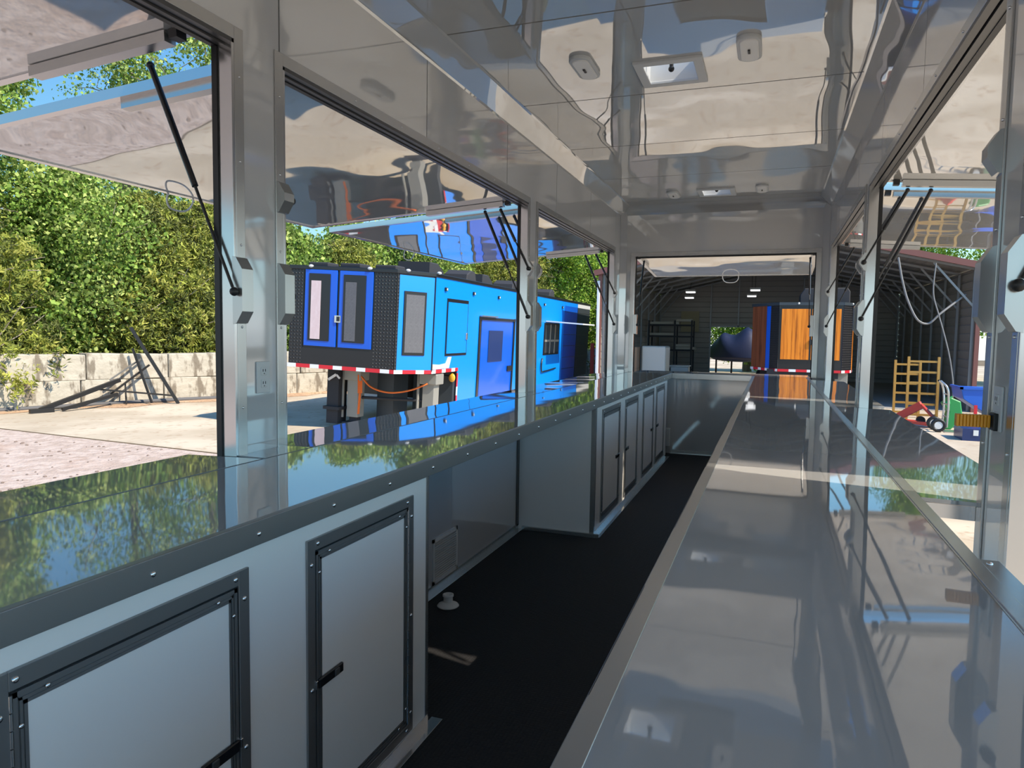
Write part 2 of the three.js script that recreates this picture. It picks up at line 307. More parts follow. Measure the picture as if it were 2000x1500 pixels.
// ---------- counters ----------
const rivetG = new THREE.SphereGeometry(.0065, 10, 6, 0, Math.PI * 2, 0, Math.PI / 2).scale(1, .7, 1);
const smallRivetG = new THREE.SphereGeometry(.005, 8, 5, 0, Math.PI * 2, 0, Math.PI / 2).scale(1, .7, 1);
const FX = -1.122, CR = -1.66;                       // front of the long counter, and the dark joint behind it
{
  const t = thing('countertop', 'long glossy grey countertop along the tree side, aluminium edging with rivets', 'countertop', [FX, YC, -4]);
  mesh(t, 'top', box(CR + .006, FX - .018, YC - .03, YC, ZB, .95), M.counter);
  mesh(t, 'front_edging', [rbox(FX - .004, FX, YC - .057, YC + .002, ZB, .95, .0015), rbox(FX - .02, FX - .003, YC - .004, YC + .002, ZB, .95, .0015)], M.trim);
  mesh(t, 'back_joint', box(CR - .006, CR + .006, YC - .03, YC - .007, ZB, .95), M.gap);
  for (const [p, q] of [[.95, WIN[0][0]], [WIN[0][1], WIN[1][0]], [WIN[1][1], WIN[2][0]], [WIN[2][1], ZB]]) mesh(t, 'back_ledge', box(XL + .001, CR - .006, YC - .03, YC, q, p), M.counter);
  for (let z = .8; z > ZB + .1; z -= .306) put(t, 'rivet', rivetG, M.steel, [FX, YC - .03, z], [0, 0, -Math.PI / 2]);
}
{
  const x0 = -.2, x1 = .386, zn = -.42, t = thing('countertop', 'long glossy grey countertop along the shed side with wide bare aluminium edging', 'countertop', [x0, YC, -4]);
  mesh(t, 'top', box(x0 + .03, x1, YC - .03, YC, ZB, zn), M.counter);
  mesh(t, 'front_edging', [rbox(x0, x0 + .032, YC - .004, YC + .002, ZB, zn, .0015), rbox(x0, x0 + .004, YC - .057, YC + .002, ZB, zn, .0015)], M.alu);
  mesh(t, 'back_edging', [rbox(x1, x1 + .032, YC - .012, YC + .003, ZB, zn, .0015), box(x1 - .004, x1, YC - .02, YC + .001, ZB, zn)], M.alu);
  mesh(t, 'back_plate', rbox(x1 + .033, x1 + .075, YC - .02, YC - .004, -1.70, zn, .0015), M.alu);
  for (const z of [-1.67, -1.43, -1.19, -.95]) put(t, 'bolt', rivetG, M.steel, [x1 + .05, YC - .004, z]);
}
// serving shelves that pass out through the windows
function shelf(label, x0, x1, z0, z1) {
  const t = thing('serving_shelf', label, 'shelf', [(x0 + x1) / 2, YC - .05, z0], 'serving shelves'), w = x1 > 0 ? 1 : -1, e = w > 0 ? x1 : x0, k = w > 0 ? x0 : x1;
  { const d = .008, A = [k, YC, z0], B = [e, YC - d, z0], Cc = [e, YC - d, z1], D = [k, YC, z1]; mesh(t, 'top', w > 0 ? slab(A, B, Cc, D, -.012) : slab(A, D, Cc, B, -.012), M.counter); }
  mesh(t, 'edging', rbox(e - w * .014, e, YC - .058, YC - .0202, z1, z0, .002), M.aluB);
  for (const z of [z0, z1 + .014]) { const a = k + w * (w > 0 ? .004 : .06), b = e - w * .0145, A = [a, YC - .0138, z], B = [b, YC - .0202, z], Cc = [b, YC - .0202, z - .014], D = [a, YC - .0138, z - .014]; mesh(t, 'end_edging', w > 0 ? slab(A, B, Cc, D, -.04) : slab(A, D, Cc, B, -.04), M.aluB); }
  for (const z of [z0 - .35, z1 + .35]) mesh(t, 'bracket', bar([k + w * .07, YC - .045, z], [k + w * .07, SILL, z], .04, .03, [1, 0, 0]), M.alu);
}
for (let i = 0; i < 3; i++) shelf('glossy grey serving shelf in the ' + winName(-1, i), -1.995, CR - .007, WIN[i][0] - .02, WIN[i][1] + .02);
for (let i = 1; i < 3; i++) shelf('glossy grey serving shelf in the ' + winName(1, i), .421, .745, WIN[i][0] - .004, WIN[i][1] + .02);
{
  const t = thing('serving_shelf', 'narrow glossy shelf across the end window with a bright aluminium front edge', 'shelf', [-.5, YC - .06, ZB], 'serving shelves');
  mesh(t, 'top', box(RX0 + .02, RX1 - .02, YC - .03, YC + .0005, ZB - .55, ZB - .001), M.counter);
  mesh(t, 'front_edging', [rbox(FX + .001, -.201, YC - .062, YC + .004, ZB, ZB + .03, .002)], M.aluB);
}

// ---------- cabinets ----------
const CX = -1.135;
const pinG = new THREE.CylinderGeometry(.006, .006, .026, 8);
function cabDoor(cab, z0, z1, y0, y1, hingeAt, latchAt, fine) {      // z0 is the near edge; everything stands proud of x = CX
  const d = grp(cab, 'door'), F = .034, w = (a, b, c, e, t0, t1, m, n, r = .0015) => mesh(d, n, fine ? rbox(CX + t0, CX + t1, c, e, b, a, r) : box(CX + t0, CX + t1, c, e, b, a), m);
  w(z0, z0 - F, y0, y1, 0, .007, M.trim, 'frame_stile'); w(z1 + F, z1, y0, y1, 0, .007, M.trim, 'frame_stile');
  w(z0 - F, z1 + F, y1 - F, y1, 0, .007, M.trim, 'frame_rail'); w(z0 - F, z1 + F, y0, y0 + F, 0, .007, M.trim, 'frame_rail');
  mesh(d, 'gap', box(CX, CX + .002, y0 + F, y1 - F, z1 + F, z0 - F), M.gap);
  const a = z0 - F - .005, b = z1 + F + .005, c = y0 + F + .005, e = y1 - F - .005, R = .026;
  const ribs = [[0, .009, .006], [.009, .0125, .003], [.0125, .017, .006], [.017, .02, .003], [.02, .026, .0055]];
  const rib = fine ? ribs : [[0, R, .006]], bars = { leaf_stile: [(p, q, t) => box(CX, CX + t, c + p, e - p, a - q, a - p), (p, q, t) => box(CX, CX + t, c + p, e - p, b + p, b + q)], leaf_rail: [(p, q, t) => box(CX, CX + t, e - q, e - p, b + p, a - p), (p, q, t) => box(CX, CX + t, c + p, c + q, b + p, a - p)] };
  for (const n of Object.keys(bars)) for (const f of bars[n]) mesh(d, n, rib.map(([p, q, t]) => f(p, q, t)), M.trim);
  mesh(d, 'leaf', box(CX, CX + .004, c + R, e - R, b + R, a - R), M.cab);
  const hz = hingeAt === 'near' ? a + .003 : b - .003, hg = [];
  for (let y = c; y < e - .02; y += .03) hg.push(cyl([CX + .006, y, hz], [CX + .006, Math.min(e, y + .028), hz], .004, .004, 6));
  mesh(d, 'piano_hinge', hg, M.aluB);
  const lz = latchAt === 'near' ? a - .004 : b + .004, dir = latchAt === 'near' ? -1 : 1, ly = .468;
  mesh(d, 'latch', [rbox(CX + .004, CX + .014, ly - .014, ly + .014, lz, lz + dir * .115, .004)], M.blackGloss);
  if (fine) { mesh(d, 'latch_slide', rbox(CX + .012, CX + .018, ly - .010, ly + .010, lz + dir * .07, lz + dir * .09, .002), M.darkTrim); mesh(d, 'latch_keeper', rbox(CX + .004, CX + .012, ly - .012, ly + .012, lz - dir * .012, lz - dir * .004, .002), M.steel); }
  const rv = (y, z, g) => put(d, 'rivet', g, M.steel, [CX + .007, y, z], [0, 0, -Math.PI / 2]);
  const g = fine ? rivetG : smallRivetG;
  for (const z of [z0 - .045, z1 + .045]) for (const y of [y0 + F / 2, y1 - F / 2]) rv(y, z, g);
  for (const z of [z0 - F / 2, z1 + F / 2]) for (const y of [y0 + .07, (y0 + y1) / 2, y1 - .07]) rv(y, z, g);
  if (fine) for (const z of [a - R / 2, b + R / 2]) for (const y of [c + .06, e - .06]) rv(y, z, smallRivetG);
  if (fine) for (const y of [c + R / 2, e - R / 2]) for (const z of [a - .06, b + .06]) rv(y, z, smallRivetG);
}
const CAB = [[.93, -2.25], [-4.826, -8.437]];
const cabLabel = ['pale grey cabinet nearest the camera with two framed doors', 'pale grey cabinet with four framed doors beyond the open bay'];
const cabs = CAB.map(([z0, z1], i) => {
  const t = thing('base_cabinet', cabLabel[i], 'cabinet', [CX, 0, (z0 + z1) / 2], 'cabinets under the tree-side counter');
  mesh(t, 'carcass', box(-1.699, CX, .004, YC - .032, z1, z0), M.cab);
  mesh(t, 'toe_angle', [rbox(CX, CX + .004, .002, .035, z1, z0, .001), rbox(CX, CX + .045, .001, .005, z1 - .04, z0, .001)], M.aluB);
  mesh(t, 'corner_angle', [rbox(CX, CX + .003, .03, YC - .06, z1, z1 + .02, .001), rbox(CX - .5, CX + .003, .002, .03, z1 - .004, z1, .001)], M.alu);
  if (i) mesh(t, 'corner_angle', [rbox(CX, CX + .003, .03, YC - .06, z0 - .03, z0, .001), rbox(CX - .028, CX + .003, .03, YC - .06, z0, z0 + .003, .001), rbox(CX - .53, CX + .04, .001, .03, z0, z0 + .02, .002)], M.alu);
  return t;
});
cabDoor(cabs[0], -.722, -1.314, .02, .877, 'near', 'far', true);
cabDoor(cabs[0], -1.536, -2.128, .045, .876, 'far', 'near', true);
cabDoor(cabs[0], .30, -.30, .02, .877, 'near', 'far', false);
for (const [a, b, h] of [[-5.02, -5.67, 'near'], [-5.88, -6.49, 'far'], [-6.76, -7.42, 'near'], [-7.59, -8.21, 'far']]) cabDoor(cabs[1], a, b, .06, .892, h, h === 'near' ? 'far' : 'near', false);
{
  const t = thing('bay_back_panel', 'glossy grey back panels behind the cabinets and open bay, jointed with aluminium strips', 'panel', [-1.70, 0, -4]);
  const zs = [.95, -1.2, -2.45, -3.67, -4.88, -6.1, -7.3, ZB];
  for (let i = 0; i + 1 < zs.length; i++) mesh(t, 'panel', box(-1.71, -1.70, 0, YC - .031, zs[i + 1] + .001, zs[i]), M.panel);
  mesh(t, 'joint_strip', rbox(-1.70, -1.694, .03, YC - .032, -4.824, -4.775, .001), M.darkTrim);
  const b = thing('base_strip', 'aluminium strip along the foot of the open bay', 'trim', [-1.68, 0, -3.5]);
  mesh(b, 'angle', [rbox(-1.699, -1.694, .002, .045, -4.82, -2.26, .001), rbox(-1.699, -1.66, .001, .006, -4.82, -2.26, .001)], M.alu);
}
{
  const t = thing('vent_grille', 'louvred white vent grille low in the open bay beside the cabinet end', 'vent', [-1.69, .05, -3.6]);
  mesh(t, 'frame', [box(-1.70, -1.692, .045, .30, -3.74, -3.72), box(-1.70, -1.692, .045, .30, -3.44, -3.42), box(-1.70, -1.692, .28, .30, -3.74, -3.42), box(-1.70, -1.692, .045, .065, -3.74, -3.42)], M.plate);
  for (let y = .07; y < .275; y += .0135) mesh(t, 'slat', bar([-1.694, y + .005, -3.72], [-1.694, y + .005, -3.44], .002, .012, [.6, .8, 0]), M.white);
}
{
  const t = thing('pipe_flange', 'white plastic pipe flange standing on the black floor in the open bay', 'pipe fitting', [-1.54, 0, -3.29]);
  mesh(t, 'flange', new THREE.LatheGeometry([[.001, 0], [.055, 0], [.058, .004], [.052, .012], [.034, .02], [.025, .026]].map((p) => new THREE.Vector2(...p)), 28).translate(-1.54, 0.001, -3.29), M.white);
  mesh(t, 'spout', new THREE.LatheGeometry([[.025, .024], [.024, .05], [.029, .054], [.029, .064], [.021, .065], [.018, .05], [.001, .04]].map((p) => new THREE.Vector2(...p)), 24).translate(-1.54, 0.001, -3.29), M.white);
}
{
  const t = thing('shed_side_cabinet', 'long grey cabinet front under the shed-side counter', 'cabinet', [-.19, 0, -4], 'cabinets under the shed-side counter');
  mesh(t, 'carcass', box(-.186, .40, .004, YC - .032, ZB + .03, -.44), M.cab);
  mesh(t, 'toe_angle', [rbox(-.19, -.186, .002, .035, ZB + .03, -.44, .001), rbox(-.23, -.186, .001, .005, ZB + .03, -.44, .001)], M.alu);
}
{
  const t = thing('junction_box', 'small white box on the end wall beside the last cabinet', 'box', [-1.16, .1, ZB]);
  mesh(t, 'body', rbox(-1.20, -1.125, .09, .30, ZB, ZB + .05, .006), M.plate);
  mesh(t, 'lid', rbox(-1.203, -1.122, .298, .31, ZB, ZB + .055, .004), M.white);
  const b = thing('base_strip', 'aluminium strip along the foot of the end wall', 'trim', [-.66, 0, ZB]);
  mesh(b, 'angle', [rbox(-1.12, -.2, .001, .045, ZB, ZB + .006, .001), rbox(-1.12, -.2, .001, .005, ZB, ZB + .04, .001)], M.alu);
}
// ---------- outlets, vents, ceiling lamps ----------
function outlet(label, x, y, z, s) {
  const t = thing('wall_outlet', label, 'outlet', [x, y, z]);
  mesh(t, 'plate', rbox(x, x - s * .006, y - .059, y + .059, z - .037, z + .037, .003), M.plate);
  for (const k of [-1, 1]) { const q = mesh(t, 'socket', rbox(x - s * .004, x - s * .0085, y + k * .023 - .015, y + k * .023 + .015, z - .016, z + .016, .003), M.plate); mesh(grpAt(q, t), 'slot', [box(x - s * .0085, x - s * .009, y + k * .023 - .002, y + k * .023 + .008, z - .008, z - .005), box(x - s * .0085, x - s * .009, y + k * .023 - .002, y + k * .023 + .008, z + .005, z + .008), box(x - s * .0085, x - s * .009, y + k * .023 - .011, y + k * .023 - .007, z - .002, z + .002)], M.gap); }
}
function grpAt(q, t) { q.userData.base = t.userData.base; return q; }
outlet('pale double wall outlet on the post between the two nearest tree-side windows', XL, 1.254, -2.166, -1);
outlet('pale double wall outlet on the post between the two nearest shed-side windows', XR, 1.254, -2.166, 1);
ventZ.forEach(([z0, z1], i) => {
  const t = thing('roof_vent', i ? 'square roof vent at the far end of the ceiling' : 'square roof vent with clear lid nearest the camera', 'roof vent', [(ventX[0] + ventX[1]) / 2, CE, (z0 + z1) / 2], 'ceiling vents'), [x0, x1] = ventX, F = .045;
  const fs = new THREE.Shape([[x0, z0], [x1, z0], [x1, z1], [x0, z1]].map((p) => new THREE.Vector2(p[0], p[1]))); fs.holes.push(new THREE.Path([[x0 + F, z0 - F], [x0 + F, z1 + F], [x1 - F, z1 + F], [x1 - F, z0 - F]].map((p) => new THREE.Vector2(p[0], p[1]))));
  mesh(t, 'frame', new THREE.ExtrudeGeometry(fs, { depth: .012, bevelEnabled: true, bevelSize: .004, bevelThickness: .004, bevelSegments: 1 }).rotateX(Math.PI / 2).translate(0, CE - .001, 0), M.plate);
  mesh(t, 'shaft', [box(x0 + .03, x0 + .04, CE, CE + .16, z1 + .03, z0 - .03), box(x1 - .04, x1 - .03, CE, CE + .16, z1 + .03, z0 - .03), box(x0 + .03, x1 - .03, CE, CE + .16, z0 - .04, z0 - .03), box(x0 + .03, x1 - .03, CE, CE + .16, z1 + .03, z1 + .04)], M.white);
  const zc = (z0 + z1) / 2, xc = (x0 + x1) / 2;
  mesh(t, 'lid', new THREE.SphereGeometry(.3, 20, 6, 0, Math.PI * 2, 0, .8).scale(1, .35, 1).translate(xc, CE + .09, zc), M.ventLid);
  mesh(t, 'crank_arm', [bar([x0 + .06, CE + .1, zc], [x1 - .06, CE + .1, zc], .02, .012), cyl([xc, CE + .1, zc], [xc, CE + .02, zc], .012)], M.black);
  mesh(t, 'crank_knob', new THREE.SphereGeometry(.018, 10, 8).translate(xc, CE + .012, zc), M.black);
});
for (const [x, z, d] of [[-1.088, -4.14, 'beside the nearer roof vent, tree side'], [-.174, -4.135, 'beside the nearer roof vent, shed side'], [-1.08, -8.06, 'beside the far roof vent, tree side'], [-.155, -7.98, 'beside the far roof vent, shed side']]) {
  const t = thing('ceiling_lamp', 'oval flat ceiling lamp, switched off, ' + d, 'lamp', [x, CE, z], 'ceiling lamps');
  const pill = (w, l, y, h) => { const s = new THREE.Shape(); s.absarc(0, l / 2 - w / 2, w / 2, 0, Math.PI); s.absarc(0, -l / 2 + w / 2, w / 2, Math.PI, 2 * Math.PI); return new THREE.ExtrudeGeometry(s, { depth: h, bevelEnabled: true, bevelSize: .006, bevelThickness: .006, bevelSegments: 2, curveSegments: 10 }).rotateX(Math.PI / 2).translate(x, y, z); };
  mesh(t, 'housing', pill(.115, .34, CE - .004, .012), M.plate); mesh(t, 'lens', pill(.085, .30, CE - .016, .006), M.lens); mesh(t, 'switch', box(x - .006, x + .006, CE - .034, CE - .028, z - .025, z + .025), M.black);
}
{
  const t = thing('latch_tab', 'ribbed amber plastic tab sticking out from the post between the nearest shed-side windows', 'latch', [.52, 1.2, -2.17]);
  mesh(t, 'base', rbox(.548, XR, 1.196, 1.242, -2.19, -2.145, .004), M.black);
  const L = []; for (let x = .468; x < .545; x += .0078) L.push(rbox(x, x + .0072, 1.203, 1.236, -2.182, -2.158, .002)); mesh(t, 'tab', L, M.amber);
}

// ---------- ground ----------
const GY = -0.40;
{
  const g = struct('ground', 'pale concrete yard with a strip of pinkish gravel beside it');
  const flat = (n, pts, y, m) => { const q = new THREE.ShapeGeometry(new THREE.Shape(pts.map((p) => new THREE.Vector2(p[0], -p[1])))).rotateX(-Math.PI / 2).translate(0, y, 0); uvm(q); return mesh(g, n, q, m); };
  flat('soil', [[-70, 40], [60, 40], [60, -80], [-70, -80]], GY - .06, M.soil);
  flat('slab', [[-15.9, -8.95], [-8, -8.31], [-3.2, -7.9], [-3.2, 12], [30, 12], [30, -60], [-11.3, -60], [-11.3, -20], [-12.9, -16.2]], GY, M.concrete);
  flat('gravel', [[-24, 14], [-3.2, 14], [-3.2, -7.9], [-8, -8.31], [-15.9, -8.95], [-17, -6]], GY - .012, M.gravel);
  mesh(g, 'slab_edge', [bar([-15.9, GY - .02, -8.95], [-8, GY - .02, -8.31], .03, .035), bar([-8, GY - .02, -8.31], [-3.2, GY - .02, -7.9], .03, .035)], M.soil);
  const chipG = [0, 1, 2].map((k) => { const q = new THREE.IcosahedronGeometry(.03, 0); q.scale(1, .5, .7 + .2 * k); return q; });
  const stones = [];
  for (let i = 0; i < 900; i++) { const q = chipG[i % 3].clone().rotateY(rr(0, 6)); const k = rr(.25, 1); q.scale(k, k, k); q.translate(rr(-15, -3.4), GY - .006, rr(-8.2, 2)); stones.push(q); }
  const st = mesh(g, 'loose_stones', stones, M.gravel); st.userData.kind = 'stuff';
}
// ---------- block wall under the trees ----------
const WA = V(-17.05, GY, -6.8), WD = V(3.19, 0, -7.47).normalize(), WN = V(0, 1, 0).cross(WD).negate();     // along the wall; WN points into the yard
if (WN.x < 0) WN.negate();
{
  const t = thing('block_wall', 'weathered two-course wall of big concrete blocks at the edge of the yard', 'wall', WA.toArray());
  const bl = 1.83, turn = Math.atan2(-WD.z, WD.x), geos = [0, 1, 2, 3].map((k) => { const q = new RoundedBoxGeometry(bl - .02, .605, .6, 2, .025); uvm(q); const p = q.attributes.position; for (let i = 0; i < p.count; i++) { const n = Math.sin(p.getX(i) * 7 + k * 3) * Math.cos(p.getY(i) * 9 + k); p.setXYZ(i, p.getX(i) + .008 * n, p.getY(i) + (p.getY(i) > .2 ? .018 * Math.sin(p.getX(i) * 5 + k * 2) : 0), p.getZ(i) + .008 * n); } q.computeVertexNormals(); return q; });
  for (let c = 0; c < 2; c++) for (let i = -1; i < 16; i++) {
    const a = (i + (c ? .62 : .5)) * bl + (c ? -.1 : 0), q = WA.clone().addScaledVector(WD, a).addScaledVector(WN, -.3 + rr(-.02, .02));
    put(t, 'block', geos[(i + c + 4) % 4], M.block[(i * 2 + c + 6) % 3], [q.x, GY + .303 + c * .61, q.z], [0, turn + rr(-.012, .012), 0]);
  }
}
const onWall = (a, out, y) => WA.clone().addScaledVector(WD, a).addScaledVector(WN, out).setY(GY + y).toArray();
{
  const pA = onWall(4.9, .35, 0), pB = onWall(7.35, .32, 0), t = thing('steel_frame', 'bent black steel frame leaning on the block wall', 'scrap frame', pB);
  const w = (n, a, b, r) => mesh(t, n, bar(a, b, r, r), M.black);
  w('pole', onWall(7.45, .55, 0), onWall(6.55, .1, 1.85), .075);
  w('strut', onWall(6.55, .2, 1.35), onWall(6.85, .5, .05), .045); w('strut', onWall(7.35, .5, .2), onWall(5.75, .4, .42), .04);
  w('strut', onWall(6.9, .25, .95), onWall(6.0, .35, .3), .04);
  w('rail', onWall(4.5, .75, .06), onWall(6.2, .35, .62), .09); w('rail', onWall(4.9, .8, .05), onWall(6.1, .5, .3), .07);
  w('foot_plate', onWall(4.3, .8, .04), onWall(4.75, .75, .05), .1); w('strut', onWall(6.35, .3, 0.02), onWall(6.35, .25, .55), .03);
  mesh(t, 'crossbar', bar(onWall(6.0, .3, .62), onWall(6.75, .15, 1.1), .035, .035), M.alu);
}
{
  const t = struct('path_edge', 'reddish dirt drift along the foot of the block wall'), q = [];
  for (let i = 0; i < 44; i++) { const a0 = -1 + i * .6, a1 = a0 + .6, w0 = .45 + .3 * Math.sin(i * 1.7) + .12 * Math.sin(i * .6), w1 = .45 + .3 * Math.sin((i + 1) * 1.7) + .12 * Math.sin((i + 1) * .6); q.push([onWall(a0, -.02, .05), onWall(a0, w0, .006), onWall(a1, w1, .006), onWall(a1, -.02, .05)]); }
  mesh(t, 'dirt', uvm(strip(q)), M.dirt);
}
const BM0 = SM({ color: C3(.10, .10, .105), roughness: .7 });
{
  const t = thing('drain_pipe', 'long grey pipe lying along the foot of the block wall', 'pipe', onWall(6, .3, 0));
  mesh(t, 'pipe', tube([onWall(1, .14, .06), onWall(4, .2, .05), onWall(7, .15, .06), onWall(9.2, .2, .05)], .05, 30, 8), BM0);
}
// ---------- trees ----------
function leafGeo(n, size, spread, wide) {
  const L = [];
  for (let i = 0; i < n; i++) {
    const s = size * rr(.7, 1.25), w = s * wide, g = new THREE.BufferGeometry();
    g.setAttribute('position', new THREE.Float32BufferAttribute([0, 0, 0, -w, s * .5, s * .12, 0, s, 0, w, s * .5, s * .12], 3)); g.setIndex([0, 3, 2, 0, 2, 1]); g.computeVertexNormals();
    g.rotateX(rr(-1.6, 1.6)); g.rotateY(rr(0, 6.28)); g.rotateZ(rr(-1, 1)); g.translate(rr(-spread, spread), rr(-spread, spread), rr(-spread, spread)); L.push(clean(g));
  }
  return mergeGeometries(L);
}
const leafA = [leafGeo(15, .10, .19, .40), leafGeo(15, .09, .2, .42)], leafB = [leafGeo(20, .13, .17, .15), leafGeo(20, .12, .18, .16)];
const leafMat = PM({ color: C3(1, 1, 1), roughness: .75, transmission: .35, thickness: 0, side: THREE.DoubleSide, specularIntensity: .4 });
const barkMat = SM({ roughness: 1, map: colour(256, (i) => mix([.10, .08, .06], [.27, .23, .19], NS[(i * 4) % 262144]), [.5, .5]) });
const twigGeo = new THREE.CylinderGeometry(.7, 1, 1, 5);
const twigMat = SM({ color: C3(.34, .28, .23), roughness: 1 });
const KIND = { broad: { g: leafA, c: [[.33, .47, .09], [.22, .35, .06], [.52, .60, .18], [.14, .20, .04]] }, cedar: { g: leafB, c: [[.38, .41, .07], [.24, .28, .05], [.48, .48, .11], [.13, .15, .04]] }, lime: { g: leafA, c: [[.36, .50, .06], [.26, .44, .05], [.42, .55, .10], [.15, .28, .04]] } };
const trunkAt = new THREE.Matrix4();
function tree(kind, label, x, z, h, rad, low, n, group, lean = 0) {
  const K = KIND[kind], y0 = GY, t = thing(kind === 'cedar' ? 'cedar_tree' : 'broadleaf_tree', label, 'tree', [x, y0, z], group), tr = [];
  const top = [x + lean, y0 + h * .86, z];
  tr.push(cyl([x, y0, z], [x + lean * .4, y0 + h * .45, z], .13 + h * .012, .09 + h * .006, 8), cyl([x + lean * .4, y0 + h * .45, z], top, .09 + h * .006, .03, 7));
  const lobes = [];
  const nl = kind === 'cedar' ? 16 : 13;
  for (let i = 0; i < nl; i++) {
    const f = (i + .5) / nl, yy = low + (h - low) * f, rm = kind === 'cedar' ? rad * (1.12 - .85 * f) : rad * Math.sin(Math.PI * (.12 + .82 * f)), a = i * 2.4 + rr(-.5, .5), d = rm * rr(.25, .72);
    lobes.push([x + lean * f + Math.cos(a) * d, y0 + yy, z + Math.sin(a) * d, rm * rr(.42, .7) + .25]);
    if (i % 2 === 0) tr.push(cyl([x + lean * f * .8, y0 + yy * .82, z], [lobes[i][0], lobes[i][1], lobes[i][2]], .045, .012, 5));
  }
  mesh(t, 'trunk', tr, barkMat);
  const tw = new THREE.InstancedMesh(twigGeo, twigMat, lobes.length * 10), seg = (k, p, e, r) => { const d = V(...e).sub(V(...p)), l = d.length(); tw.setMatrixAt(k, new THREE.Matrix4().compose(V((p[0] + e[0]) / 2 - x, (p[1] + e[1]) / 2 - y0, (p[2] + e[2]) / 2 - z), new THREE.Quaternion().setFromUnitVectors(V(0, 1, 0), d.normalize()), V(r, l, r))); };
  lobes.forEach((L, n2) => { for (let k = 0; k < 5; k++) { const a = rr(0, 6.28), u = rr(-.5, .9), s = Math.sqrt(1 - u * u), q = L[3] * rr(.95, 1.2), e = [L[0] + q * s * Math.cos(a), Math.max(y0 + .5, L[1] + q * u * .85), L[2] + q * s * Math.sin(a)], m = [(L[0] + e[0]) / 2 + rr(-.15, .15), (L[1] + e[1]) / 2 + rr(-.15, .15), (L[2] + e[2]) / 2 + rr(-.15, .15)]; seg(n2 * 10 + k * 2, L, m, .02); seg(n2 * 10 + k * 2 + 1, m, e, .012); } });
  tw.name = 'twigs'; tw.castShadow = tw.receiveShadow = true; tw.userData.kind = 'stuff'; t.add(tw);
  const im = new THREE.InstancedMesh(K.g[lobes.length % 2], leafMat, n), m = new THREE.Matrix4(), q = new THREE.Quaternion(), e = new THREE.Euler(), c = new THREE.Color();
  for (let i = 0; i < n; i++) {
    const L = lobes[Math.floor(rnd() * lobes.length)], u = rr(-1, 1), a = rr(0, 6.283), r = L[3] * Math.pow(rnd(), .35), s = Math.sqrt(1 - u * u);
    e.set(rr(-3, 3), rr(-3, 3), rr(-3, 3)); q.setFromEuler(e); const k = rr(.7, 1.5);
    m.compose(V(L[0] + r * s * Math.cos(a) - x, Math.max(.15, L[1] + r * u * .85 - y0), L[2] + r * s * Math.sin(a) - z), q, V(k, k, k)); im.setMatrixAt(i, m);
    const p = K.c[Math.floor(rnd() * K.c.length)], b = rr(.75, 1.2); im.setColorAt(i, c.setRGB(p[0] * b, p[1] * b, p[2] * b));
  }
  im.name = 'foliage'; im.castShadow = im.receiveShadow = true; im.userData.kind = 'stuff'; t.add(im);
}
const behind = (a, out) => WA.clone().addScaledVector(WD, a).addScaledVector(WN, -out);
for (const [k, a, o, h, r, low, n, label] of [
  ['broad', 1.2, 3.9, 9.6, 2.6, 1.2, 3400, 'tall leafy tree at the very left edge of the yard'], ['cedar', 3.1, 1.9, 7.2, 2.0, .9, 4200, 'tall olive cedar leaning over the left end of the block wall'], ['broad', 4.1, 3.0, 9.8, 1.9, .9, 3600, 'tall green tree whose top shows between the two nearest awnings, left'],
  ['broad', 6.2, 2.9, 5.6, 2.0, 1.1, 4200, 'rounded bright green tree behind the leaning steel frame'], ['cedar', 7.7, 2.6, 5.2, 1.7, 1.2, 4200, 'olive cedar just right of the leaning steel frame'], ['broad', 8.4, 5.6, 11.2, 2.4, 3.0, 1100, 'tall sparse tree with thin branches against the sky, above the steel frame'],
  ['cedar', 9.5, 2.8, 5.2, 1.9, 1.1, 4200, 'olive cedar behind the block wall beside the outlet post'], ['broad', 10.6, 4.8, 11.8, 2.3, 3.0, 1000, 'tall sparse tree with thin branches beside the outlet post'], ['broad', 12.2, 2.4, 4.9, 1.9, .8, 3200, 'small green tree behind the corner of the black trailer nose'],
  ['cedar', 13.9, 2.2, 4.6, 1.8, .7, 2600, 'small cedar over the roof of the black trailer nose'], ['broad', 15.4, 3.6, 5.6, 2.0, .9, 2600, 'loose green tree over the front roof hood of the blue trailer'], ['broad', 17.8, 2.6, 6.6, 2.3, .8, 3200, 'green tree behind the second roof hood of the blue trailer'],
  ['cedar', 20.5, 3.2, 7.6, 2.5, .8, 3200, 'dark cedar above the middle of the blue trailer'], ['cedar', 23, 2.8, 7.4, 2.5, .6, 3000, 'dark cedar above the rear half of the blue trailer'], ['lime', 25.6, 2.6, 8.4, 2.6, .8, 3000, 'bright yellow-green tree above the rear end of the blue trailer'], ['broad', 29, 2.6, 9, 2.8, .8, 3000, 'green tree between the blue trailer and the shed corner']]) { const p = behind(a, o); tree(k, label, p.x, p.z, h, r, low, n, k === 'cedar' ? 'cedars round the yard' : 'broadleaf trees round the yard', rr(-.5, .5)); }
for (const [x, z, h, r, label] of [[-7.4, -33.5, 8, 2.6, 'bright yellow-green tree close behind the shed corner'], [-5.0, -37, 9, 2.8, 'bright tree behind the shed, seen through its open rear, left part'], [-1.2, -40, 9.4, 3, 'bright tree behind the shed, seen through its open rear, right part'], [6.6, -39, 10, 3.0, 'bright tree over the shed roof, under the farthest awning'], [10.2, -35, 9.8, 2.8, 'bright tree over the low end of the shed roof'], [13.6, -33, 10, 3, 'bright tree beyond the blue bin and shed corner']]) tree('lime', label, x, z, h, r, .6, 3000, 'bright trees beyond the shed');
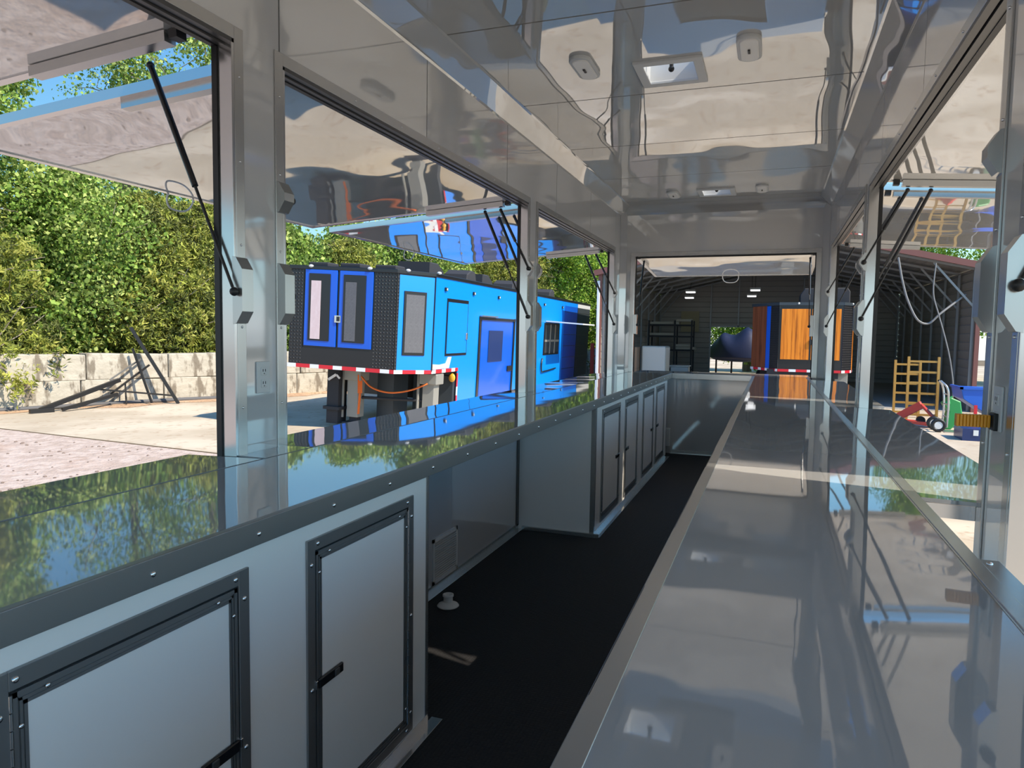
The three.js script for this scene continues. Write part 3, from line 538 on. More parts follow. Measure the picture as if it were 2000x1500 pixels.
{
  const t = struct('hill', 'dark leaf-strewn bank rising behind the trees');
  const p0 = behind(-12, .7), p1 = behind(34, .7), p2 = behind(34, 14), p3 = behind(-12, 14);
  mesh(t, 'slope', slab([p0.x, GY + .9, p0.z], [p1.x, GY + .9, p1.z], [p2.x, GY + 2.6, p2.z], [p3.x, GY + 2.6, p3.z], .05), M.soil);
}

// ---------- blue gooseneck trailer ----------
const BM = {
  sky: PM({ color: C3(.0, .245, .9), roughness: .32, clearcoat: .2, clearcoatRoughness: .08 }), royal: PM({ color: C3(.0, .095, .60), roughness: .3, clearcoat: .25, clearcoatRoughness: .08 }), navy: PM({ color: C3(.012, .03, .12), roughness: .3 }),
  black: PM({ color: C3(.012, .012, .014), roughness: .28 }), dark: PM({ color: C3(.035, .045, .055), roughness: .4 }), grey: PM({ color: C3(.30, .29, .26), roughness: .5, metalness: .2 }), charcoal: SM({ color: C3(.03, .03, .035), roughness: .8 }),
  red: PM({ color: C3(.62, .015, .03), roughness: .3 }), tapeWhite: PM({ color: C3(.8, .8, .82), roughness: .3 }), amber: PM({ color: C3(.85, .42, .04), roughness: .3 }), orange: SM({ color: C3(.85, .16, .02), roughness: .6 }),
  meshPale: SM({ roughness: .7, map: colour(256, (i, x, y) => mix([.62, .44, .44], [.75, .62, .62], N2[i * 3 % 262144]), [.5, .5]) }), meshGrey: SM({ roughness: .8, map: colour(256, (i, x, y) => mix([.06, .06, .07], [.17, .17, .18], N3[i * 3 % 262144]), [.35, .35]) }),
  tread: PM({ color: C3(.014, .014, .016), roughness: .3, bumpMap: height(256, Float32Array.from({ length: 65536 }, (_, i) => { const x = (i % 32) - 16, y = ((i >> 8) % 32) - 16; return Math.max(0, 1 - (x * x + y * y) / 70); }), [.5, .5]), bumpScale: .012 }),
};
function facet(P, Q) {                               // boxes on an upright face from P to Q ([x, z] in plan); s along, y up, t outwards
  const d = V(Q[0] - P[0], 0, Q[1] - P[1]), L = d.length(); d.normalize(); const n = d.clone().cross(V(0, 1, 0)).normalize();
  const f = (s0, s1, y0, y1, t0, t1, r) => { const g = r ? rbox(s0, s1, y0, y1, t0, t1, r) : box(s0, s1, y0, y1, t0, t1); g.applyMatrix4(new THREE.Matrix4().makeBasis(d, V(0, 1, 0), n)); return g.translate(P[0], 0, P[1]); };
  f.L = L; f.at = (s, y, t) => [P[0] + d.x * s + n.x * t, y, P[1] + d.z * s + n.z * t]; return f;
}
const plan = (pts, y0, y1) => new THREE.ExtrudeGeometry(new THREE.Shape(pts.map((p) => new THREE.Vector2(p[0], -p[1]))), { depth: y1 - y0, bevelEnabled: false }).rotateX(-Math.PI / 2).translate(0, y0, 0);
function tape(t, f, s0, s1, y, start = 0) {          // red and white safety tape
  let s = s0, k = start;
  while (s < s1 - .01) { const l = Math.min(k % 2 ? .178 : .279, s1 - s); mesh(t, 'tape_strip', f(s, s + l, y - .035, y + .035, .012, .02), k % 2 ? BM.tapeWhite : BM.red); s += l; k++; }
  return k;
}
{
  const t = thing('gooseneck_trailer', 'long bright blue gooseneck trailer with a black nose and two narrow blue doors', 'trailer', [-6.02, GY, -11.9]);
  t.userData.base = undefined; t.rotation.set(0, .02, -.045);
  const K2 = [0, 0], K1 = [-.424, .672], K0 = [-2.463, .938], KL = [-2.62, .6], R = 2.93, B = 1.10, LB = .42, LEN = 12.95;
  mesh(t, 'nose_body', plan([K2, K1, K0, KL, [-2.62, -1.25], [0, -1.25]].map(([x, z]) => [x, z]), B, R - .04), BM.black);
  mesh(t, 'rear_body', plan([[-.01, -1.25], [-2.61, -1.25], [-2.61, -LEN], [-.01, -LEN]], LB, R - .04), BM.black);
  const fr = facet(K0, K1), ns = facet(K1, K2), sd = facet(K2, [0, -LEN]);
  mesh(t, 'tread_corner', fr(.0, .27, B, R - .08, 0, .01), BM.tread); mesh(t, 'tread_corner', fr(1.66, fr.L, B, R - .08, 0, .012), BM.tread); mesh(t, 'tread_corner', ns(0, .05, B, R - .06, 0, .014), BM.tread);
  mesh(t, 'nose_panel', fr(.27, 1.66, B, 1.44, 0, .012), BM.black);
  const nd = (s0, s1, m, lbl, w0, w1) => {
    const d = grp(t, 'nose_door'); mesh(d, 'leaf', fr(s0, s1, 1.47, 2.86, .005, .03, .006), BM.royal);
    mesh(d, 'window_frame', [fr(s0 + .08, s1 - .13, 1.57, 2.79, .03, .042, .004)], BM.black); mesh(d, 'screen', fr(w0, w1, 1.60, 2.66, .042, .047), m);
    d.userData.label = lbl;
  };
  nd(.30, .93, BM.meshPale, 'narrow blue door with a pale speckled screen', .43, .62); nd(.975, 1.62, BM.meshGrey, 'narrow blue door with a grey screen', 1.10, 1.31);
  mesh(t, 'door_latch', [fr(.90, 1.02, 1.92, 2.05, .03, .045, .004)], M.aluB); mesh(t, 'latch_lever', fr(.95, 1.0, 1.945, 2.03, .045, .065, .004), BM.black);
  mesh(t, 'nose_side_panel', ns(.05, ns.L, B, R - .09, 0, .012), BM.sky);
  const wf = grp(t, 'nose_window'); mesh(wf, 'frame', [ns(.15, .62, 1.40, 2.56, .012, .03, .004)], BM.black); mesh(wf, 'screen', ns(.19, .575, 1.45, 2.50, .03, .034), BM.meshGrey);
  // long side in plan steps: nose skirt then full depth
  const blue = [[.01, 1.22, B], [1.22, 2.3, LB], [4.7, 9.43, LB]];
  for (const [a, b, y] of blue) mesh(t, 'side_panel', sd(a, b, y, R - .07, 0, .012), BM.sky);
  mesh(t, 'side_panel', sd(2.3, 4.7, 2.17, R - .07, 0, .012), BM.sky);
  mesh(t, 'seam_strip', sd(-.015, .02, B, R - .05, .01, .02), BM.black);
  mesh(t, 'rear_shaded_panel', sd(9.43, 11.1, LB, R - .2, 0, .012), BM.royal); mesh(t, 'rear_shaded_panel', sd(11.16, LEN, LB, R - .2, 0, .012), BM.dark);  // darker colours hold the shed's shadow on the rear of the side
  for (let y = .75; y < 2.6; y += .36) mesh(t, 'rear_joint', sd(9.45, LEN, y, y + .012, .012, .016), BM.black);
  mesh(t, 'rear_sunlit_band', sd(9.43, 11.1, R - .2, R - .07, 0, .016), BM.sky); mesh(t, 'rear_sunlit_band', sd(11.1, LEN, R - .2, R - .07, 0, .016), M.plate);  // lighter colour painted as the sunlit strip above that shadow
  mesh(t, 'roof_edge', [sd(-.02, LEN, R - .07, R, -.1, .03, .01), ns(-.02, ns.L + .02, R - .07, R, -.1, .03, .01), fr(-.03, fr.L + .02, R - .07, R, -.1, .03, .01)], BM.black);
  mesh(t, 'roof', plan([K2, K1, K0, KL, [-2.62, -LEN], [0, -LEN]], R - .045, R - .01), BM.charcoal);
  const h = grp(t, 'side_hatch'); mesh(h, 'frame', [sd(.56, 1.62, 1.38, 2.50, .012, .026, .004)], BM.black); mesh(h, 'leaf', sd(.6, 1.578, 1.43, 2.43, .026, .032), BM.sky); mesh(h, 'latch', sd(1.5, 1.58, 1.70, 1.84, .032, .06, .01), M.aluB);
  const d = grp(t, 'entry_door'); mesh(d, 'frame', [sd(2.28, 2.36, LB, 2.2, 0, .03), sd(4.64, 4.72, LB, 2.2, 0, .02), sd(2.28, 4.72, 2.13, 2.19, 0, .025)], BM.black); mesh(d, 'leaf', sd(2.5, 4.64, LB, 2.13, -.02, -.005), BM.royal);
  mesh(d, 'doorway', sd(2.36, 2.5, LB, 2.13, -.05, -.02), M.gap); mesh(d, 'window', sd(2.95, 3.88, 1.18, 1.9, -.005, .01, .02), BM.navy); mesh(d, 'handle', sd(4.3, 4.6, .92, 1.05, -.005, .03, .01), BM.black); mesh(d, 'hinge_strip', sd(2.38, 2.42, LB, 2.1, -.01, .01), M.alu); mesh(d, 'rain_lip', sd(2.3, 3.3, 2.2, 2.225, .02, .08), M.alu);
  const aw = grp(t, 'side_window'); mesh(aw, 'frame', [sd(7.28, 8.9, 1.24, 2.16, .012, .03, .004)], BM.black); for (const [a, b] of [[7.38, 7.85], [7.92, 8.36], [8.42, 8.82]]) for (const [p, q] of [[1.3, 1.62], [1.68, 2.1]]) mesh(aw, 'pane', sd(a, b, p, q, .03, .034), BM.dark); mesh(aw, 'mullion', [sd(7.85, 7.92, 1.28, 2.12, .03, .045), sd(8.36, 8.42, 1.28, 2.12, .03, .045), sd(7.36, 8.84, 1.62, 1.68, .03, .045)], BM.grey);
  mesh(t, 'window_flap', slab(sd.at(7.4, 2.19, .02), sd.at(7.4, 2.16, 1.1), sd.at(8.9, 2.16, 1.1), sd.at(8.9, 2.19, .02), .035), M.white);
  mesh(t, 'shadow_line', tube([sd.at(7.2, 1.15, .04), sd.at(7.1, .95, .05), sd.at(7.15, .79, .05), sd.at(7.5, .78, .05), sd.at(8.65, .82, .04)], .022, 24, 6), BM.black);  // black tube drawn as the L-shaped cast shadow below the window
  for (const L of [.46, 1.88, 3.41, 4.78, 7.15, 9.1]) { mesh(t, 'side_lamp', sd(L - .05, L + .05, 2.63, 2.70, .012, .05, .012), BM.black); mesh(t, 'side_lamp_glass', sd(L - .02, L + .02, 2.645, 2.685, .05, .056), M.lens); }
  for (const p of [fr.at(.41, R - .01, .035), fr.at(1.55, R - .01, .035), ns.at(.2, R - .005, .035), sd.at(.1, R + .01, .035)]) mesh(t, 'marker_lamp', new THREE.SphereGeometry(.035, 10, 8).scale(1.4, .8, 1).translate(...p), M.white);
  for (const [z, w] of [[-1.0, 1], [-3.9, 1], [-7.2, .9]]) { mesh(t, 'roof_hood', extr([[0, 0], [0, .3], [.35, .3], [.6, .18], [.75, 0]], .7 * w, new THREE.Matrix4().makeRotationY(Math.PI / 2).setPosition(-1.3, R - .03, z), .02), BM.charcoal); mesh(t, 'roof_hood', extr([[0, 0], [.03, .13], [.22, .22], [.42, .2], [.5, 0]], .5, new THREE.Matrix4().makeRotationY(Math.PI / 2).setPosition(-.55, R - .03, z - .6), .02), BM.charcoal); }
  for (const [x, z] of [[-2.1, .45], [-1.45, .4], [-.8, .25]]) mesh(t, 'roof_vent', [rbox(x - .22, x + .22, R, R + .09, z - .18, z + .18, .03)], BM.charcoal);
  const k = tape(t, fr, -.02, fr.L + .01, B - .005, 1); tape(t, ns, 0, ns.L, B - .005, k); tape(t, sd, 0, 1.24, B - .005, 1);
  for (let y = B - .08, i = 0; y > LB; i++) { const l = i % 2 ? .178 : .279; mesh(t, 'tape_strip', sd(1.2, 1.26, Math.max(LB, y - l), y, .012, .02), i % 2 ? BM.tapeWhite : BM.red); y -= l; }
  mesh(t, 'white_cover', extr([[0, 0], [.75, 0], [.85, .22], [.7, .22], [.6, .1], [.3, .08], [0, .1]], .012, new THREE.Matrix4().makeBasis(V(0, 0, -1), V(0, 1, 0), V(1, 0, 0)).setPosition(.014, B + .04, -.02)), M.white);
  // landing gear and what hangs under the nose
  mesh(t, 'coupler_frame', [box(-2.0, -1.75, -.02 + .0, B, .05, .35), box(-2.05, -1.7, .25, .31, .0, .4)], BM.charcoal);
  mesh(t, 'coupler_ratchet', [bar([-1.95, .82, .38], [-1.78, .93, .38], .05, .05), bar([-1.78, .93, .38], [-1.7, .86, .38], .04, .04)], M.alu);
  for (const [x, z] of [[-1.5, .1], [-.15, -.4]]) {
    const j = grp(t, 'landing_leg'); mesh(j, 'column', rbox(x - .14, x + .1, .12, B, z - .12, z + .12, .01), BM.grey); mesh(j, 'sleeve', rbox(x - .2, x + .17, B - .27, B - .06, z - .17, z + .17, .02), BM.grey); mesh(j, 'inner_leg', rbox(x - .1, x + .06, 0.02, .2, z - .08, z + .08, .005), BM.charcoal); mesh(j, 'foot', rbox(x - .2, x + .16, 0, .025, z - .18, z + .18, .004), BM.charcoal); mesh(j, 'guide_rod', cyl([x - .24, .1, z + .1], [x - .24, B, z + .1], .03, .03, 8), BM.grey);
  }
  mesh(t, 'orange_strap', [bar([-1.36, .95, .24], [-1.34, .6, .25], .09, .02), bar([-1.34, .6, .25], [-1.36, .2, .25], .05, .02)], BM.orange);
  mesh(t, 'orange_cord', tube([[-1.33, .92, .24], [-1.1, .74, .26], [-.75, .66, .2], [-.4, .72, .0], [-.15, .85, -.2]], .018, 30, 6), BM.orange);
  mesh(t, 'under_nose_box', [box(-1.28, -.92, .05, B, -.9, -.3), box(-.9, -.02, .1, .95, -1.24, -1.1)], BM.dark);
  mesh(t, 'gear_tie', cyl([-1.5, .5, .1], [-.15, .5, -.4], .03, .03, 8), BM.charcoal);
  mesh(t, 'amber_lamp', [new THREE.SphereGeometry(.09, 12, 8).scale(.8, 1, .5).translate(-.02, .93, -1.05)], BM.amber);
  for (const z of [-8.6, -9.7, -10.8]) for (const x of [-.22, -2.4]) { const w = grp(t, 'wheel'); mesh(w, 'tyre', new THREE.TorusGeometry(.3, .12, 10, 24).rotateY(Math.PI / 2).translate(x, .42, z), BM.charcoal); mesh(w, 'rim', new THREE.CylinderGeometry(.22, .22, .16, 20).rotateZ(Math.PI / 2).translate(x, .42, z), M.alu); }
}

// ---------- metal shed ----------
const SX0 = -4.86, SX1 = 4.86, SZ0 = -21, SZ1 = -33.2, EV = 3.30, PK = 4.44;
const SHM = { sheet: SM({ color: C3(.32, .30, .275), roughness: .55, metalness: .2 }), tube: SM({ color: C3(.24, .25, .26), roughness: .45, metalness: .5 }), trim: SM({ color: C3(.20, .075, .06), roughness: .5 }), brown: SM({ color: C3(.34, .28, .24), roughness: .7 }) };
function ribbed(len, hgt, pitch = .23, d = .02) {     // sheet in x-y, ribs along x
  const q = [], st = [[0, 0], [.16, 0], [.19, d], [.23, d]]; let pts = [];
  for (let y = 0; y < hgt; y += pitch) for (const [a, b] of st) if (y + a <= hgt) pts.push([Math.min(hgt, y + a * pitch / .23), b]); pts.push([hgt, 0]);
  for (let i = 0; i + 1 < pts.length; i++) q.push([[0, pts[i][0], pts[i][1]], [len, pts[i][0], pts[i][1]], [len, pts[i + 1][0], pts[i + 1][1]], [0, pts[i + 1][0], pts[i + 1][1]]]);
  return strip(q);
}
{
  const t = thing('metal_shed', 'open-fronted metal shed with ribbed walls, bent tube frames and dark red trim', 'shed', [0, GY, SZ0]);
  const len = SZ0 - SZ1, H = EV - GY;
  mesh(t, 'side_wall', ribbed(len, H).rotateY(Math.PI / 2).translate(SX0 - .03, GY, SZ0), SHM.sheet);
  mesh(t, 'side_wall', ribbed(len, H).rotateY(Math.PI / 2).translate(SX1 + .03, GY, SZ0), SHM.sheet);
  const DX0 = -2.6, DX1 = 1.2, DT = 1.89;
  mesh(t, 'rear_wall', [ribbed(DX0 - SX0, H + .9).translate(SX0, GY, SZ1), ribbed(SX1 - DX1, H + .9).translate(DX1, GY, SZ1), ribbed(DX1 - DX0, PK - DT).translate(DX0, DT, SZ1)], SHM.sheet);
  mesh(t, 'rear_door_frame', [box(DX0 - .05, DX0 + .01, GY, PK - .4, SZ1 + .03, SZ1 + .1), box(DX1, DX1 + .06, GY, PK - .4, SZ1 + .03, SZ1 + .1), box(DX0, DX1, DT - .02, DT + .05, SZ1 + .03, SZ1 + .1), box(-1.46, -1.40, DT, PK - .3, SZ1 + .03, SZ1 + .1)], SHM.tube);
  const roofQ = (s) => { const g = ribbed(len + .3, Math.hypot(SX1 + .1, PK - EV), .23, .02); const d = V(-s * (SX1 + .1), PK - EV, 0).normalize(); g.applyMatrix4(new THREE.Matrix4().makeBasis(V(0, 0, -1), d, V(0, 0, -1).cross(d))); return g.translate(s * (SX1 + .1), EV, SZ0 + .15); };
  mesh(t, 'roof_sheet', roofQ(1), SHM.sheet); mesh(t, 'roof_sheet', roofQ(-1), SHM.sheet);
  for (const s of [-1, 1]) mesh(t, 'gable_trim', bar([s * (SX1 + .18), EV - .03, SZ0 + .2], [0, PK + .02, SZ0 + .2], .06, .16), SHM.trim);
  mesh(t, 'corner_trim', box(SX1 - .02, SX1 + .08, GY, EV, SZ0 - .02, SZ0 + .06), SHM.trim); mesh(t, 'corner_trim', box(SX0 - .08, SX0 + .02, GY, EV, SZ0 - .02, SZ0 + .06), SHM.trim);
  for (let k = 0; k < 8; k++) {
    const z = SZ0 - .12 - k * 1.66, kx = 3.0, f = (x) => PK - .1 - (PK - EV) * Math.abs(x) / SX1, L = [];
    for (const s of [-1, 1]) L.push(bar([s * (SX1 - .06), GY, z], [s * (SX1 - .06), EV - .05, z], .06, .06, [0, 0, 1]), bar([s * (SX1 - .06), EV - .05, z], [0, PK - .1, z], .06, .06, [0, 0, 1]), bar([s * (SX1 - .06), EV - 1.0, z], [s * (SX1 - 1.0), f(SX1 - 1.0), z], .05, .05, [0, 0, 1]));
    mesh(t, 'frame', L, SHM.tube);
  }
  mesh(t, 'floor_slab', box(SX0, SX1, GY, GY + .012, SZ1, SZ0), M.asphalt);
  mesh(t, 'downspout', rbox(SX0 - .1, SX0 - .02, GY, EV - .25, SZ0 + .07, SZ0 + .14, .01), M.white);
}
for (const [x, y, z, d] of [[-3.16, 3.22, -29.6, 'upper one on the tree side'], [-3.42, 3.1, -31.6, 'lower one on the tree side'], [-.68, 3.28, -29.6, 'upper one in the middle'], [-.86, 3.16, -31.6, 'lower one in the middle'], [2.43, 3.28, -29.8, 'near the ladder side']]) {
  const t = thing('shed_lamp', 'small lit white lamp under the shed roof, ' + d, 'lamp', [x, y, z], 'shed lamps');
  mesh(t, 'housing', rbox(x - .2, x + .2, y + .02, y + .1, z - .15, z + .15, .02), M.white);
  mesh(t, 'lamp_glass', rbox(x - .18, x + .18, y - .03, y + .02, z - .13, z + .13, .01), SM({ color: C3(.9, .9, .9), emissive: C3(1, 1, 1), emissiveIntensity: 1.4 }));
  mesh(t, 'hanger', cyl([x, y + .1, z], [x, PK - .1 - (PK - EV) * Math.abs(x) / SX1, z], .01, .01, 6), M.black);
  const p = new THREE.PointLight(0xffffff, .04); p.name = 'shed_lamp_light'; p.position.set(0, -.12, 0); p.castShadow = true; p.shadow.radius = 6; t.add(p);
}
// ---------- wood-panelled trailer in the shed ----------
const woodTex = (a, b, c, k) => colour(512, (i, x, y) => { const s = NS[y * 512 + ((x * 2 + k * 131 + Math.round(30 * N1[(y * 512 + k * 99) % 262144])) % 512)], n = N1[i]; return mix(mix(a, b, sst(.3, .7, s)), c, .9 * sst(.5, .72, s * .6 + n * .4)); }, [1.1, 3]);
const WM = { bright: PM({ roughness: .6, specularIntensity: .5, map: woodTex([.86, .27, .025], [.62, .17, .014], [.22, .05, .006], 1) }), brown: PM({ roughness: .6, specularIntensity: .5, map: woodTex([.25, .075, .03], [.16, .045, .018], [.07, .02, .01], 2) }) };
{
  const t = thing('wood_trailer', 'box trailer parked in the shed with orange wood-grain panels and black corners', 'trailer', [.8, GY, -20.6]); t.userData.base = undefined;
  const A = [-1.34, -1.2], B = [-.94, -.45], Cc = [-.62, 0], D = [.95, 0], E = [1.22, -.45], F = [1.3, -1.0], y0 = .97, y1 = 2.76;
  mesh(t, 'body', plan([[-1.34, -6.5], A, B, Cc, D, E, F, [1.3, -6.5]], y0, y1), BM.black);
  mesh(t, 'undercarriage', [box(-1.1, 1.1, .55, y0, -6.4, -1.5), box(-.9, .9, .75, y0, -1.5, -.1)], BM.charcoal);
  const f1 = facet(A, B), f2 = facet(B, Cc), f3 = facet(Cc, D), f4 = facet(D, E), f5 = facet(E, F);
  mesh(t, 'wood_side', f1(.02, f1.L - .02, y0 + .02, y1 - .05, 0, .012), WM.brown); mesh(t, 'wood_side', f5(.02, f5.L, y0 + .02, y1 - .04, 0, .012), WM.bright);
  mesh(t, 'blue_corner', f2(.0, .18, y0 + .02, y1 - .06, 0, .012), BM.royal); mesh(t, 'black_corner', f2(.18, f2.L, y0 + .02, y1 - .04, 0, .014), BM.tread); mesh(t, 'black_corner', f4(0, f4.L, y0 + .02, y1 - .04, 0, .014), BM.tread);
  for (const [a, b] of [[.05, .76], [.81, 1.52]]) mesh(t, 'wood_door', f3(a, b, y0 + .28, y1 - .15, .01, .03, .006), WM.bright);
  mesh(t, 'door_post', f3(.76, .81, y0 + .28, y1 - .15, .01, .026), BM.black); mesh(t, 'door_latch', f3(.76, .9, y0 + .68, y0 + .82, .03, .06, .02), BM.black);
  mesh(t, 'roof_edge', [f1, f2, f3, f4, f5].map((f) => f(-.02, f.L + .02, y1 - .05, y1 + .03, -.05, .03)), BM.dark);
  mesh(t, 'roof_unit', extr([[0, 0], [0, .22], [.1, .38], [1.15, .38], [1.2, .3], [1.2, 0]], .8, new THREE.Matrix4().makeTranslation(-.1, y1 + .02, -1.1), .02), BM.charcoal);
  let k = 1; for (const f of [f1, f2, f3, f4, f5]) k = tape(t, f, 0, f.L, y0 - .02, k);
  for (const x of [-.45, 1.0]) mesh(t, 'support_post', rbox(x - .16, x + .16, 0, y0 - .05, -.7, -.4, .02), BM.grey);
  for (const z of [-3.8, -4.8]) for (const x of [-1.15, 1.12]) { const w = grp(t, 'wheel'); mesh(w, 'tyre', new THREE.TorusGeometry(.27, .1, 8, 20).rotateY(Math.PI / 2).translate(x, .38, z), BM.charcoal); mesh(w, 'rim', new THREE.CylinderGeometry(.2, .2, .12, 16).rotateZ(Math.PI / 2).translate(x, .38, z), M.alu); }
  for (const x of [-.15, 1.2]) mesh(t, 'marker_lamp', new THREE.SphereGeometry(.03, 8, 6).translate(x, y1 + .0, .02 - (x > 1 ? .4 : 0)), M.white);
}

// ---------- things in and beside the shed ----------
const OM = { yellow: PM({ color: C3(.46, .25, .05), roughness: .45 }), green: PM({ color: C3(.03, .28, .07), roughness: .4 }), blue: PM({ color: C3(.015, .11, .55), roughness: .4 }), redPaint: PM({ color: C3(.55, .05, .03), roughness: .45 }), cable: SM({ color: C3(.2, .2, .2), roughness: .6 }), wrap: PM({ color: C3(.48, .46, .41), roughness: .3 }), card: SM({ color: C3(.25, .16, .10), roughness: .9 }), lumber: SM({ color: C3(.45, .40, .33), roughness: .8 }), ply: SM({ color: C3(.34, .30, .19), roughness: .8 }), tarp: SM({ color: C3(.003, .012, .06), roughness: .6 }) };
function ladder(label, x0, x1, y0, y1, z, tilt) {
  const t = thing('ladder_frame', label, 'ladder', [(x0 + x1) / 2, y0, z], 'ladder frames');
  for (const x of [x0, x1]) mesh(t, 'rail', bar([x, y0, z], [x + .0, y1, z - tilt], .05, .07, [0, 0, 1]), OM.yellow);
  const n = 6; for (let i = 0; i < n; i++) { const f = (i + .55) / n, y = y0 + (y1 - y0) * f; mesh(t, 'rung', bar([x0, y, z - tilt * f], [x1, y, z - tilt * f], .05, .045), OM.yellow); }
}
ladder('yellow ladder frame standing in front, nearer the yard', 2.95, 3.55, GY, 1.05, -18.2, .05);
ladder('yellow ladder frame standing behind the other one', 2.78, 3.3, GY, .95, -18.85, .05);
{
  const t = thing('hand_truck', 'silver hand truck with black rubber wheels by the shed mouth', 'hand truck', [3.25, GY, -16.2]);
  for (const z of [-16.1, -16.5]) { mesh(t, 'rail', tube([[3.33, -.3, z], [3.34, .2, z], [3.3, .5, z], [3.2, .62, z + (z < -16.3 ? .12 : -.08)]], .02, 24, 7), M.alu); const w = grp(t, 'wheel'); mesh(w, 'tyre', new THREE.TorusGeometry(.105, .035, 8, 20).translate(3.18, -.26, z + .02), M.black); mesh(w, 'rim', new THREE.CylinderGeometry(.075, .075, .05, 16).rotateX(Math.PI / 2).translate(3.18, -.26, z + .02), M.white); }
  mesh(t, 'axle', cyl([3.18, -.26, -16.1], [3.18, -.26, -16.5], .012), M.alu); mesh(t, 'toe_plate', box(3.3, 3.55, GY + .002, GY + .015, -16.5, -16.1), M.alu); for (const y of [-.1, .15, .35]) mesh(t, 'crossbar', cyl([3.34, y, -16.1], [3.34, y, -16.5], .013), M.alu);
}
{
  const t = thing('green_cart', 'green plastic cart between the hand truck and the blue bin', 'cart', [3.5, GY, -16.8]);
  mesh(t, 'body', extr([[0, 0], [.1, .35], [.0, .5], [.1, .62], [.26, .55], [.3, .3], [.2, .1], [.12, 0]], .3, new THREE.Matrix4().makeTranslation(3.4, GY + .02, -17), .02), OM.green); mesh(t, 'handle', tube([[3.5, .1, -16.7], [3.46, .22, -16.68], [3.52, .28, -16.7]], .02, 12, 6), OM.green);
}
{
  const t = thing('blue_bin', 'blue tipping bin at the side of the shed mouth', 'bin', [4.0, GY, -17]);
  mesh(t, 'hopper', extr([[0, .83], [1.1, .83], [1.1, .25], [.55, .28], [.05, .62]], .9, new THREE.Matrix4().makeTranslation(3.75, GY, -17.9), .01), OM.blue);
  mesh(t, 'rim', [box(3.72, 4.88, GY + .82, GY + .87, -17.02, -16.96), box(3.72, 3.77, GY + .82, GY + .87, -17.92, -16.96)], OM.blue);
  mesh(t, 'stand', [box(4.05, 4.8, GY, GY + .1, -17.8, -17.05), bar([4.15, GY + .05, -17.1], [4.35, GY + .4, -17.1], .05, .05), bar([4.7, GY + .05, -17.1], [4.7, GY + .4, -17.1], .05, .05)], BM.navy);
  mesh(t, 'red_reflector', box(3.98, 4.04, GY + .3, GY + .5, -16.98, -16.96), BM.red);
}
{
  const t = thing('ground_crate', 'low dark blue crate on the ground in front of the bin', 'crate', [3.6, GY, -15.2]);
  mesh(t, 'box', [box(3.35, 4.1, GY, GY + .22, -15.6, -14.95)], BM.navy); mesh(t, 'label_patch', box(3.52, 3.6, GY + .1, GY + .2, -14.955, -14.94), M.white);
}
{
  const t = thing('pallet_jack', 'red pallet jack resting by the ladder frames', 'pallet jack', [3.0, GY, -17.2]);
  mesh(t, 'fork', bar([2.75, GY + .1, -17.9], [3.12, GY + .42, -17.5], .06, .16), OM.redPaint); mesh(t, 'fork', bar([2.75, GY + .08, -17.3], [3.15, GY + .08, -16.7], .16, .06), OM.redPaint); mesh(t, 'tow_bar', bar([3.12, GY + .42, -17.5], [3.35, GY + .1, -16.9], .05, .05), OM.redPaint); mesh(t, 'steering_wheel', new THREE.CylinderGeometry(.09, .09, .08, 14).rotateX(Math.PI / 2).translate(3.1, GY + .09, -17.4), M.black);
}
{
  const t = thing('hanging_cable', 'thick grey cable looping down from the shed roof trim', 'cable', [2.98, 3.50, -20.77]);
  mesh(t, 'cable', tube([[2.99, 3.55, -20.77], [3.12, 2.92, -20.77], [3.28, 2.39, -20.77], [3.54, 1.91, -20.77], [3.76, 1.85, -20.83], [4.04, 2.12, -20.88], [4.64, 2.61, -21.22]], .028, 48, 7), OM.cable);
  const c = thing('hanging_cable', 'thin grey cable hanging straight down by the shed wall', 'cable', [3.87, 3.11, -20.77]);
  mesh(c, 'cable', tube([[3.85, 3.39, -20.77], [3.83, 2.61, -20.77], [3.98, 2.06, -20.77], [4.14, 1.51, -20.77], [4.28, 0.95, -20.77], [4.39, 0.18, -20.77], [4.36, -0.38, -20.77]], .018, 40, 6), OM.cable);
}
{
  const t = thing('storage_rack', 'dark steel rack loaded with lumber inside the shed', 'rack', [-3.9, GY, -28.8]);
  for (const x of [-4.66, -3.64, -2.98]) for (const z of [-28.75, -29.6]) mesh(t, 'upright', box(x - .03, x + .03, GY, 2.06, z - .03, z + .03), BM.charcoal);
  for (const y of [.12, .9, 1.45, 1.9]) for (const z of [-28.7, -29.56]) mesh(t, 'arm', box(-4.66, -2.98, y - .06, y, z - .06, z), BM.charcoal);
}
for (const [x0, x1, y, z, d] of [[-4.75, -3.5, 1.91, -28.9, 'topmost pale board'], [-3.62, -3.02, 2.02, -29.0, 'short pale board resting on the topmost one'], [-4.7, -3.68, 1.46, -28.9, 'board second from the top'], [-3.6, -2.85, .91, -28.9, 'board third from the top'], [-3.6, -3.02, 1.02, -28.95, 'short board lying on the third level'], [-3.7, -3.2, .13, -28.9, 'low board on the bottom level']]) { const t = thing('lumber_board', 'stored lumber on the shed rack, ' + d, 'board', [x0, y, z], 'boards on the rack'); mesh(t, 'board', rbox(x0, x1, y, y + .1, z - .5, z, .01), OM.lumber); }
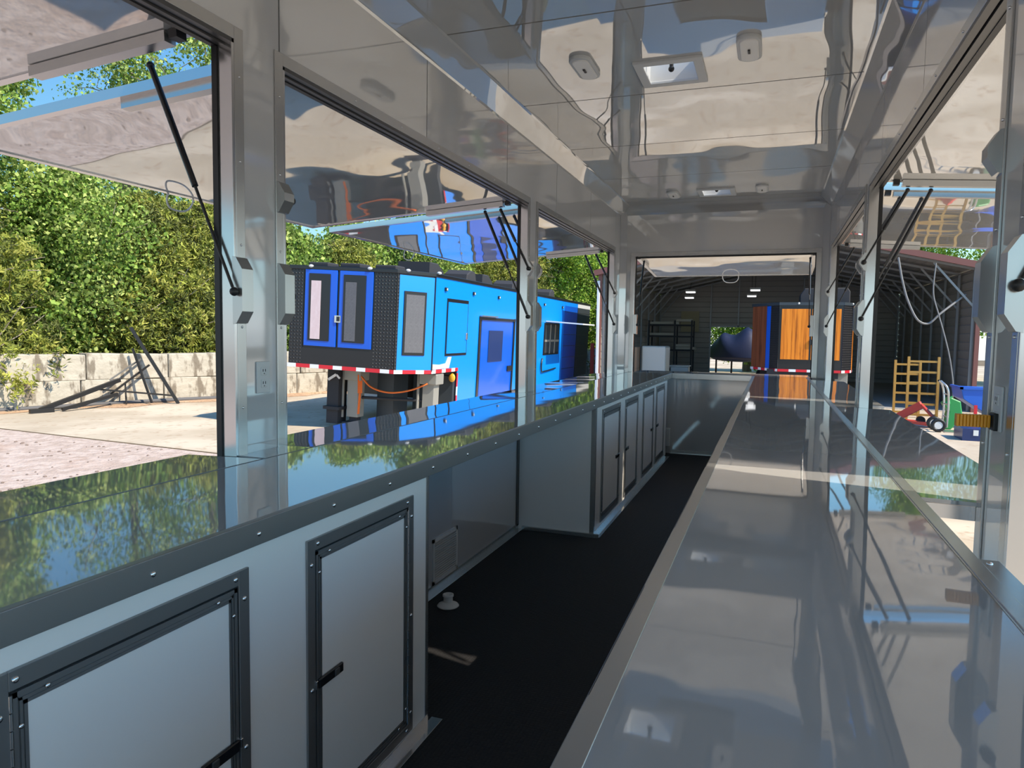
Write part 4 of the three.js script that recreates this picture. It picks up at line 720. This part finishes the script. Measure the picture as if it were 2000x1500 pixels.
{
  const t = thing('wrapped_pallet', 'pallet load wrapped in pale plastic film inside the shed', 'pallet load', [-3.5, GY, -23]);
  mesh(t, 'load', rbox(-3.9, -3.13, GY + .15, 1.11, -23.7, -22.7, .06), OM.wrap); mesh(t, 'pallet', [box(-3.93, -3.1, GY + .1, GY + .15, -23.75, -22.65), box(-3.93, -3.8, GY + .012, GY + .1, -23.75, -22.65), box(-3.2, -3.1, GY + .012, GY + .1, -23.75, -22.65)], OM.lumber);
  for (const [y0, y1, d] of [[GY + .012, .4, 'lower'], [.402, 1.07, 'upper']]) { const b = thing('brown_carton', `dark brown carton beside the wrapped pallet, the ${d} of two`, 'carton', [-4.2, y0, -22.6], 'brown cartons'); mesh(b, 'carton', rbox(-4.5, -3.97, y0, y1, -22.95, -22.3, .01), OM.card); }
  const g = thing('grey_tote', 'pale grey tote on the floor below the rack', 'box', [-3.1, GY, -26.9]); mesh(g, 'tub', rbox(-3.5, -2.85, GY + .012, .3, -27.3, -26.7, .03), M.plate); mesh(g, 'lid', rbox(-3.53, -2.82, .3, .36, -27.33, -26.67, .02), M.white);
  const p = thing('plywood_sheet', 'tan plywood sheet fixed high on the shed rear wall', 'board', [-3.5, 1.64, -33]); mesh(p, 'sheet', box(-3.92, -3.12, 1.64, 2.57, -33.12, -33.07), OM.ply);
  const s = thing('white_plank', 'white plank leaning at the shed mouth beside the end window', 'plank', [-4.2, GY, -21.6]); mesh(s, 'plank', bar([-3.95, GY + .012, -21.4], [-4.25, .7, -21.9], .16, .03), M.white);
}
{
  const t = thing('tarp_heap', 'dark blue tarp-covered heap behind the open rear of the shed', 'tarp', [-1.6, GY, -36.6]);
  const g = new THREE.SphereGeometry(1, 28, 16), p = g.attributes.position; for (let i = 0; i < p.count; i++) { const x = p.getX(i), y = p.getY(i), z = p.getZ(i); p.setXYZ(i, x * 1.5 * (1 + .08 * Math.sin(7 * y + 5 * z)), (y > 0 ? y * 1.3 * (1 + .16 * Math.sin(x * 7)) : y * .25), z * 1.0); } g.computeVertexNormals(); mesh(t, 'tarp', g.translate(-1.4, .46, -36.7), OM.tarp);
  mesh(t, 'leg', [box(-2.6, -2.52, GY, .6, -36.7, -36.6), box(-1.85, -1.77, GY, .4, -36.4, -36.3), box(-.4, -.32, GY, .6, -36.7, -36.6)], BM.charcoal);
  const r = thing('red_post', 'bright red post standing beside the shed wall', 'post', [-5.8, GY, -24]); mesh(r, 'post', [box(-5.88, -5.76, GY, 1.15, -24.05, -23.95), bar([-5.85, .7, -24], [-5.0, .75, -24], .03, .03)], OM.redPaint);
}
renderer.render(scene, camera);
